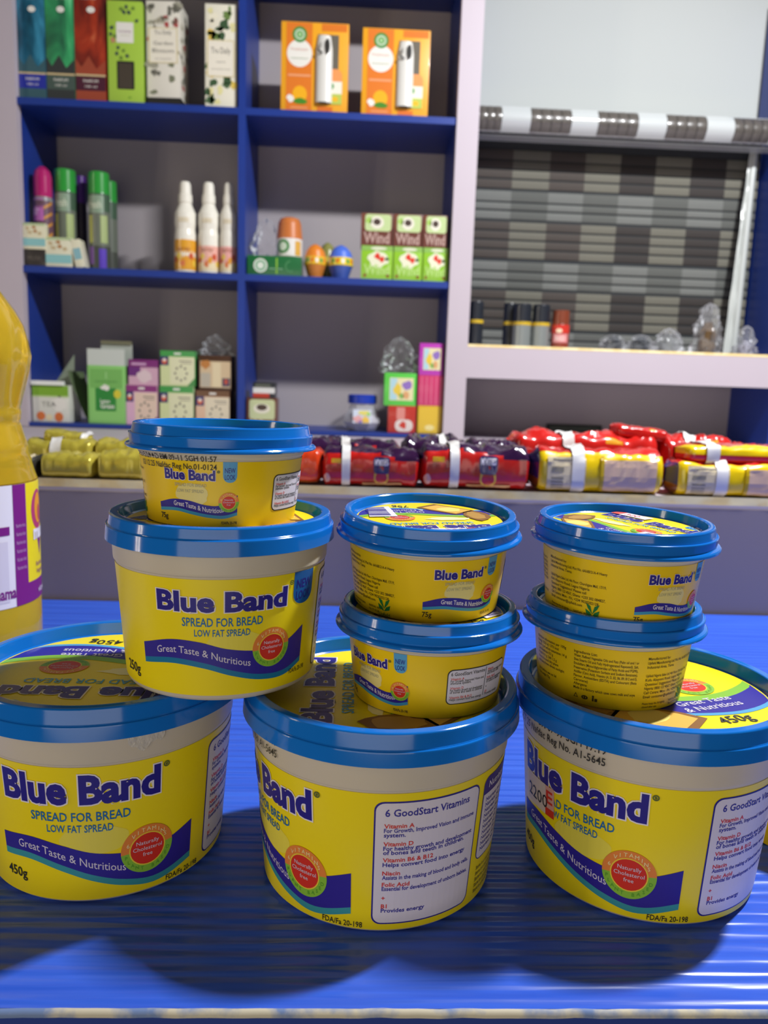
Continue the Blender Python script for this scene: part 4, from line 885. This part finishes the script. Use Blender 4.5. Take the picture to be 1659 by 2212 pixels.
# --- middle right: gel fresheners and the chocolate-and-lime cartons
carton('tray_box', 'dark green shallow display tray on the middle right shelf', 'tray', 534, 651, 553, YF, Z2, .07, ci('#1f6a38'), lambda A: (A.ell(.24, .5, .13, .36, ci('#dfe6d8'), 0), A.ring(.24, .5, .10, .28, .6, ci('#7fb08a'), 1), A.rect(.53, .1, .56, .9, ci('#8ac040'), 0), A.ring(.8, .5, .10, .3, .75, ci('#4a8a58'), 0, 90, 300), A.rect(.4, .33, .66, .38, ci('#7fb08a'), 0)), None, yb=598)
ztr = at(592, 553, YF).z
can('gel_freshener', 'gel air freshener with a brown orange top standing on the green tray', 'air freshener', 594, 651, 465, YF + .006, ztr, [(0, .9, None, None), (.03, 1, 'freshener_base', ci('#d8d6cc')), (.46, 1, 'freshener_base', ci('#e2dfd8')), (.48, 1, 'freshener_top', ci('#c8743a')), (.85, .88, 'freshener_top', ci('#c8743a')), (.96, .72, 'freshener_top', ci('#c8743a')), (1, .4, 'freshener_top', ci('#c8743a'))], None, art=lambda A: (A.ell(-25, .26, 30, .17, ci('#4a8a4a'), 0), A.ell(-25, .26, 18, .10, ci('#cfe0c8'), 1), A.rect(30, .05, 60, .4, ci('#d8a84a'), 0)))
wrap_film('plastic_wrap', 'crumpled clear plastic on the left end of the green tray', 538, 604, 466, 553, YF + .008, .06, 3.0, zb=ztr + .0005)
def egg(c, c2, yl): return [(0, .55, None, None), (.03, .62, 'egg_base', c2), (.38, .95, 'egg_base', c2), (.40, 1, 'egg_band', yl), (.62, .98, 'egg_band', yl), (.64, .96, 'egg_top', c), (.80, .80, 'egg_top', c), (.93, .50, 'egg_top', c), (1, .15, 'egg_top', c)]
GE = 'egg shaped gel fresheners'
blobs = lambda A: [A.blob(-60 + 24 * i, .51, 9, .07, [W_, ci('#5a9a4a'), ci('#e07a2a')][i % 3], 0, i + 80, 9, .3) for i in range(6)]
can('egg_freshener', 'orange egg shaped gel freshener', 'air freshener', 655, 704, 524, YF, Z2, egg(ci('#e0822a'), ci('#c87a2a'), ci('#e8b82a')), GE, art=blobs, yref=565)
can('egg_freshener', 'blue egg shaped gel freshener with a yellow band', 'air freshener', 708, 763, 526, YF, Z2, egg(ci('#4f72d8'), ci('#3f5aa8'), ci('#e8cc2a')), GE, art=blobs, yref=565)
can('egg_freshener', 'olive egg shaped gel freshener half hidden between the orange and blue ones', 'air freshener', 685, 728, 521, YF + .06, Z2, egg(ci('#8a8a4a'), ci('#7a7a3a'), ci('#c8b84a')), GE, yref=565)
def windtop(A):
    A.rect(0, .0, 1, .55, ci('#6a3a30'), 0); A.rrect(.12, .45, .96, .98, .1, .1, ci('#c0d498'), 1); A.ell(.5, .72, .22, .20, ci('#e6e2d0'), 2); A.ell(.5, .74, .12, .10, ci('#4a3a34'), 3); A.blob(.25, .78, .10, .10, ci('#a0c85a'), 2, 3, 10, .3)
    A.text('Wind', .5, .08, .34, ci('#b89a90'), 2, bold=.03, align='C', w=.84)
def windbot(A):
    A.rect(0, .86, 1, 1, ci('#8ab858'), 0); A.blob(.55, .62, .34, .24, ci('#e6e6c8'), 1, 9, 14, .2); A.blob(.52, .70, .09, .10, P_RED, 2, 3, 10, .3); A.blob(.66, .60, .07, .09, P_RED, 2, 5, 10, .3); A.ell(.82, .62, .07, .05, ci('#4a5a3a'), 2); A.ell(.55, .93, .26, .05, ci('#d8dcc0'), 1)
    A.text('Wind', .5, .16, .30, ci('#b4d87a'), 2, bold=.03, align='C', w=.84); A.ell(.12, .12, .05, .05, ci('#8a4a2a'), 2, 10); A.ell(.86, .12, .05, .05, ci('#8a4a2a'), 2, 10)
GW = 'stacked brown and lime freshener cartons'
zw = at(815, 531, YF).z
for (c0, c1), nm in zip(((780, 848), (850, 912), (914, 967)), ('left', 'middle', 'right')):
    carton('freshener_carton', 'lime green carton at the bottom of the %s stack by the post' % nm, 'carton', c0, c1, 531 + (c0 - 780) * .035, YF, Z2, .05, ci('#8fc432'), windbot, GW, yb=605)
    carton('freshener_carton', 'brown and pale green carton on top of the %s stack by the post' % nm, 'carton', c0, c1, 461 + (c0 - 780) * .035, YF, at((c0 + c1) / 2, 531 + (c0 - 780) * .035, YF).z, .05, ci('#7a4a3a'), windtop, GW, yb=528)
# --- lower left: tea cartons
GT = 'tea cartons on the lower left shelf'
o = carton('open_tea_box', 'open white and green tea carton with raised lid at the left end', 'carton', 70, 149, 832, YF, Z3, .07, ci('#dcdcd0'), lambda A: (A.rect(0, .72, 1, 1, ci('#7fae34'), 0), A.rect(0, .68, 1, .72, ci('#bcd48a'), 0), A.ell(.22, .16, .12, .12, ci('#d8743a'), 0), A.ell(.72, .14, .12, .13, ci('#d8743a'), 0), A.ell(.45, .12, .10, .09, ci('#e8d8b0'), 0), A.text('TEA', .45, .42, .14, ci('#8a8a80'), 0, align='C', w=.4), A.blob(.75, .5, .2, .2, W_, 0, 3, 12, .2)), GT, yb=910)
hb = at(107, 832, YF).z - Z3; wb = (at(148, 870, YF).x - at(70, 870, YF).x) / 2
mb = MB(); mb.box(-wb - .001, wb * .75, -.004, .006, hb, hb + .008, mat('#eef0ea', .5)); mb.build('lid_tab', o, smooth=0)
mb = MB(); mb.add([(-wb * .1, .03, hb), (wb + .001, .03, hb), (wb - .002, .045, hb + .062), (-wb * .1, .032, hb), (wb + .001, .032, hb), (wb - .002, .047, hb + .062)], [(0, 1, 2), (3, 5, 4), (0, 3, 4, 1), (1, 4, 5, 2), (2, 5, 3, 0)], mat('#7f8a78', .6)); mb.build('flap', o, smooth=0)
fl = thing('paper_leaflet', 'curved white leaflet leaning between the open tea carton and the tall green carton', 'leaflet', (at(165, 905, YF).x, YF + .02, Z3 + .0003))
mb = MB(); xs0, xs1 = at(142, 870, YF).x - fl.location.x, at(187, 870, YF).x - fl.location.x; hl = at(160, 803, YF).z - Z3
mb.grid(lambda u, v: (xs0 + (xs1 - xs0) * ((1 - v) ** 1.6) * .95 + u * .014 + .004 * math.sin(v * 3), -.004 + .05 * u, hl * v), 4, 14, mat('#d4dcc8', .5)); mb.grid(lambda u, v: (xs0 + (xs1 - xs0) * ((1 - v) ** 1.6) * .95 + u * .014 + .004 * math.sin(v * 3) + .0006, -.004 + .05 * u, hl * v), 4, 14, mat('#5a6a4a', .5)); mb.build('sheet', fl)
def leafbox(A):
    A.rect(.04, .03, .96, .97, ci('#8ccc70'), 0); A.rect(.06, .62, .94, .95, ci('#78b85e'), 1); A.rect(.20, .22, .76, .62, ci('#2f8a3a'), 2); A.blob(.48, .63, .12, .05, W_, 3, 3, 10, .3); A.ell(.80, .52, .10, .075, ci('#d8cc3a'), 3)
    A.text('Lemon', .33, .36, .07, W_, 3, bold=.02); A.text('Grass', .33, .27, .08, W_, 3, bold=.02, w=.38); A.text('natural green', .5, .72, .04, ci('#3a7a38'), 2, align='C', w=.6); A.rect(.48, .78, .52, .9, ci('#9ad084'), 2)
o = carton('tall_green_box', 'tall light green carton with its white inner flaps open', 'carton', 190, 270, 790, YF - .004, Z3, .055, ci('#8acb70'), leafbox, GT, yb=918)
hb = at(230, 790, YF).z - Z3; wb = (at(270, 850, YF).x - at(190, 850, YF).x) / 2
mb = MB(); mb.box(-wb, wb, .001, .0022, hb, hb + .032, mat('#c4cac2', .6)); mb.build('flap', o, smooth=0)
mb = MB(); mb.box(-wb + .012, wb + .002, .050, .0515, hb, hb + .05, mat('#b4bab2', .6)); mb.box(-wb + .013, wb + .002, .046, .0515, hb + .044, hb + .050, mat('#77745a', .6)); mb.build('flap', o, smooth=0)
def tea(bg_, bd, strip, corner):
    def f(A):
        A.rect(0, 0, 1, .84, bg_, 0); A.rect(0, .84, 1, 1, strip, 0); A.rect(0, .58, .24, .84, ci('#3a3468'), 1); A.ell(.12, .70, .075, .08, ci('#d8663a'), 2); A.ell(.12, .74, .05, .04, W_, 3); A.rect(.28, .05, 1, .82, bd, 1)
        for i in range(8): A.ell(.60 + .17 * math.cos(i * .785), .36 + .20 * math.sin(i * .785), .035, .04, ci('#7a7466'), 2, 8)
        A.rect(.55, .70, .92, .73, ci('#8a8274'), 2); A.rect(.60, .64, .92, .66, ci('#8a8274'), 2); A.poly([(.78, 0), (1, 0), (1, .24)], corner, 2); A.rect(.4, .9, .6, .95, W_, 1)
    return f
zp1 = at(305, 832, YF).z; zg1 = at(382, 834, YF).z; zb1 = at(460, 844, YF).z
carton('tea_box', 'pink and purple tea carton at the bottom of its stack', 'carton', 272, 340, 832, YF, Z3, .06, ci('#d8a8c0'), tea(ci('#dcaec8'), ci('#e2c8b4'), ci('#8a3478'), ci('#6a2a6a')), GT, yb=915)
carton('tea_box', 'purple tea carton lying on the pink one', 'carton', 277, 342, 777, YF + .003, zp1, .055, ci('#7a2c70'), lambda A: (A.rect(0, .0, 1, .70, ci('#cfa4b8'), 0), A.rect(0, .35, .4, .70, ci('#6a2a78'), 1), A.blob(.55, .35, .25, .25, ci('#dcc4c8'), 2, 3, 12, .2), A.rect(.1, .78, .6, .88, ci('#c89ac0'), 1)), GT, yb=830)
carton('tea_box', 'green and cream tea carton at the bottom of its stack', 'carton', 345, 418, 834, YF, Z3, .06, ci('#b8d09a'), tea(ci('#d0d8a0'), ci('#dcdcb4'), ci('#3f9a48'), ci('#3f8a40')), GT, yb=915)
carton('tea_box', 'green and cream tea carton on top of its stack', 'carton', 346, 421, 758, YF, zg1, .06, ci('#3f9a48'), tea(ci('#d0d8a0'), ci('#dcdcb4'), ci('#3f9a48'), ci('#3f8a40')), GT, yb=834)
carton('tea_box', 'brown and cream tea carton at the bottom of the stack beside the divider', 'carton', 423, 496, 844, YF, Z3, .06, ci('#5a3a24'), tea(ci('#dcb89a'), ci('#dcd0b4'), ci('#6a4424'), ci('#2a2430')), GT, yb=915)
carton('tea_box', 'brown and cream tea carton on top of the stack beside the divider', 'carton', 429, 500, 768, YF + .003, zb1, .055, ci('#4a3020'), lambda A: (A.rect(.04, .08, .98, .84, ci('#cdb48e'), 0), A.rect(.06, .1, .36, .5, ci('#b4ac9a'), 1), A.blob(.2, .74, .14, .12, ci('#b8742a'), 2, 5, 12, .3), A.rect(.72, .12, .96, .36, ci('#3a3050'), 1), A.ell(.84, .26, .06, .08, ci('#b8402a'), 2), A.rect(.42, .1, .68, .8, ci('#dccba4'), 1)), GT, yb=842)
wrap_film('plastic_wrap', 'crumpled clear plastic on top of the brown tea cartons', 430, 496, 722, 772, YF + .008, .05, 8.0, zb=at(464, 768, YF + .003).z + .0005, amp=.5)
# --- lower right: coffee cartons, jar and bright cubes
zc1 = at(565, 860, YF).z
carton('coffee_box', 'small brown and green carton beside the divider on the lower right shelf', 'carton', 533, 598, 860, YF, Z3, .05, ci('#6a4030'), lambda A: (A.rrect(.08, .3, .94, .96, .1, .1, ci('#c4cc9c'), 0), A.ell(.5, .66, .28, .16, ci('#e4dfcc'), 1), A.ell(.5, .70, .18, .10, ci('#4a3a34'), 2), A.text('Wind', .5, .06, .24, ci('#c0a49a'), 1, bold=.03, align='C', w=.84)), None, yb=908)
carton('coffee_box', 'small black, white and red carton on top of a brown carton', 'carton', 546, 594, 826, YF + .003, zc1, .045, ci('#2a2c30'), lambda A: (A.rect(0, .3, 1, .66, ci('#dcdcd8'), 0), A.rect(0, .02, .75, .3, ci('#b83428'), 0), A.rect(.1, .72, .8, .88, ci('#5a6058'), 0)), None, yb=858)
JAR = film('jar_plastic', .34, '#dfe2ea', .12)
xj0, xj1 = at(738, 905, YF).x, at(826, 905, YF).x; rj = (xj1 - xj0) / 2; hj = at(782, 873, YF).z - Z3
jar = thing('sweet_jar', 'octagonal clear plastic jar with a blue screw lid', 'jar', ((xj0 + xj1) / 2, YF + rj, Z3 + .0003))
mb = MB(); mb.lathe([(rj * .55, 0), (rj * .7, .001), (rj, hj * .32), (rj * .97, hj * .45), (rj * .68, hj * .9), (rj * .66, hj)], JAR, 8, phase=.5); mb.build('jar_body', jar, smooth=0)
mb = MB(); mb.lathe([(rj * .5, .002), (rj * .66, .003), (rj * .9, hj * .32), (rj * .85, hj * .45), (rj * .7, hj * .6)], mat('#c9c6cf', .6, var=.15, bscale=90), 8, phase=.5); mb.build('contents', jar, smooth=0)
mb = MB(); zl = hj; mb.lathe([(rj * .70, zl), (rj * .72, zl + .001), (rj * .72, zl + .016), (rj * .66, zl + .018)], mat('#1838a8', .35), 40); mb.build('lid', jar)
A = Art()
A.rect(-.5, .1, .5, .9, ci('#c8d0e0'), 0); A.blob(-.2, .35, .25, .2, ci('#d8a0a0'), 1, 3, 12, .3); A.blob(.2, .3, .22, .2, ci('#e0b84a'), 1, 4, 12, .3); A.blob(.1, .7, .3, .14, ci('#d8cc6a'), 1, 5, 12, .3); A.blob(-.1, .2, .1, .1, ci('#6a5ab0'), 2, 6, 10, .3); A.blob(.35, .65, .12, .12, ci('#9ac86a'), 2, 7, 10, .3)
A.build('jar_label', jar, lambda x, y, l: (x * rj * .9, -rj * (.95 - .30 * max(0, y - .2)) - .0006 - .0001 * l, hj * (.25 + .6 * y)))
def cubeart(bg_):
    def f(A):
        A.rect(.16, .16, .92, .86, ci('#e0d8a8'), 0); A.rect(.18, .18, .4, .84, ci('#a8cfd8'), 1); A.blob(.42, .5, .12, .2, ci('#e0c23a'), 2, 3, 10, .3); A.blob(.72, .62, .14, .14, ci('#8a6ab8'), 2, 5, 10, .3); A.blob(.68, .34, .12, .12, ci('#d8a06a'), 2, 7, 10, .3); A.blob(.55, .3, .08, .1, ci('#7fb85a'), 2, 8, 10, .3)
    return f
GQ = 'bright cube packs by the post'
zq1 = at(866, 877, YF).z; zq2 = at(928, 877, YF).z; zq3 = at(930, 811, YF).z
carton('cube_pack', 'red cube pack at the bottom of the left cube stack', 'carton', 838, 898, 877, YF, Z3, .05, ci('#b83428'), lambda A: (A.rrect(.25, .05, .9, .5, .2, .2, ci('#dcd0c8'), 0), A.blob(.55, .3, .12, .14, ci('#c83a28'), 1, 3, 10, .3), A.rect(.3, .5, .6, .95, ci('#d88a80'), 0)), GQ, yb=945)
carton('cube_pack', 'green cube pack on top of the left cube stack', 'carton', 830, 899, 806, YF, zq1, .05, ci('#5ac84a'), cubeart(0), GQ, yb=875)
carton('cube_pack', 'yellow cube pack at the bottom of the right cube stack', 'carton', 902, 954, 877, YF, Z3, .05, ci('#d8b028'), lambda A: (A.rect(.05, .05, .95, .95, ci('#dcb83a'), 0), A.ell(.5, .22, .2, .1, ci('#e8d890'), 1)), GQ, yb=943)
carton('cube_pack', 'pink cube pack in the middle of the right cube stack', 'carton', 903, 956, 811, YF, zq2, .05, ci('#c83a6a'), lambda A: [A.rect(.12 + .2 * i, .04, .16 + .2 * i, .96, ci('#d8688a'), 0) for i in range(5)], GQ, yb=877)
carton('cube_pack', 'magenta cube pack on top of the right cube stack', 'carton', 906, 957, 742, YF, zq3, .05, ci('#b83ab0'), cubeart(0), GQ, yb=810)
wrap_film('plastic_wrap', 'crumpled clear plastic on top of the green cube pack', 824, 902, 728, 806, YF + .004, .05, 14.0, zb=at(864, 806, YF).z + .0005, amp=.55)
# --- right ledge: deodorants and wrapped bottles
GD = 'small sprays on the ledge under the blind'
BLK = mat('#22262e', .35, coat=.4); YB = ci('#c8a828'); GRYC = mat('#8e9492', .3, metal=.3)
LZ = ZF1
yk = D + .022
def deo(body): return [(0, .95, None, None), (.02, 1, 'can_body', body), (.50, 1, 'can_body', body), (.51, 1.03, 'collar', YB), (.58, 1.03, 'collar', YB), (.585, .98, 'cap', BLK), (.97, .98, 'cap', BLK), (1, .9, 'cap', BLK)]
for c0, c1, yt, b, dy, lb in ((1014, 1045, 650, BLK, 0, 'black spray with a yellow collar next to the lilac post'), (1088, 1116, 654, BLK, .03, 'black spray with a yellow collar standing behind the grey ones'), (1110, 1150, 655, GRYC, 0, 'grey spray with black cap and yellow collar, left of the pair'), (1152, 1190, 657, GRYC, 0, 'grey spray with black cap and yellow collar, beside the red one')):
    can('deodorant_spray', lb, 'spray', c0, c1, yt, yk + dy, LZ, deo(b), GD, yref=720)
can('deodorant_spray', 'brown spray with a bright red label', 'spray', 1195, 1234, 670, yk, LZ, [(0, .95, None, None), (.02, 1, 'can_body', ci('#7a4a34')), (.40, 1, 'can_body', ci('#8a3a2a')), (.62, 1, 'can_body', ci('#c83428')), (.64, .96, 'cap', ci('#6a3424')), (1, .92, 'cap', ci('#7a3a24'))], GD, art=lambda A: (A.rect(-60, .15, 40, .38, ci('#d88a8a'), 0), A.text('RED', -10, .20, .12, W_, 1, align='C', w=60), A.ell(-20, .46, 20, .06, ci('#f0d0b0'), 1)), yref=720)
GWp = 'clear wrapped items on the ledge under the blind'
def wrapped(label, c0, c1, yt, yb, core, seed, cz=.55):
    x0, x1 = at(c0, yb, yk).x, at(c1, yb, yk).x; w = x1 - x0; h = at((c0 + c1) / 2, yt, yk).z - LZ
    o = thing('wrapped_item', label, 'wrapped item', ((x0 + x1) / 2, yk + .025, LZ), 0, GWp)
    mb = MB(); r = min(w * .36, .018); mb.lathe([(r * .9, .0008), (r, .002), (r, h * cz * .7), (r * .6, h * cz * .85), (r * .55, h * cz)], core, 20); mb.build('content', o)
    mb = MB()
    def f(u, v):
        a = 2 * math.pi * u; k = (1 - v ** 4) ** .5 * (1 - .3 * v) + .03; q = 1 + .5 * noise.noise((math.cos(a) * 2 + seed, math.sin(a) * 2, v * 5)) + .4 * noise.noise((math.cos(a) * 6, math.sin(a) * 6 + seed, v * 12))
        return (math.cos(a) * max(w / 2, r * 1.25) * k * q, math.sin(a) * max(.02, r * 1.2) * k * q, .0006 + h * v)
    mb.grid(f, 26, 16, M_FILM2); mb.build('wrapping', o, smooth=25)
wrapped('low clear wrapped dark item, first right of the sprays', 1303, 1362, 722, 748, mat('#1e242c', .2, coat=.5), 2.0, .9)
wrapped('low clear wrapped dark item, second right of the sprays', 1364, 1420, 722, 750, mat('#2a3038', .2, coat=.5), 5.0, .9)
wrapped('low clear wrapped pale item in the middle of the ledge', 1422, 1484, 708, 753, mat('#7a7d7e', .3), 8.0, .6)
wrapped('tall bottle wrapped in clear plastic on the ledge', 1506, 1566, 652, 757, mat('#5a4428', .25, coat=.4), 11.0, .62)
wrapped('clear wrapped item at the right end of the ledge', 1600, 1642, 702, 762, mat('#9a9aa8', .3), 15.0, .5)
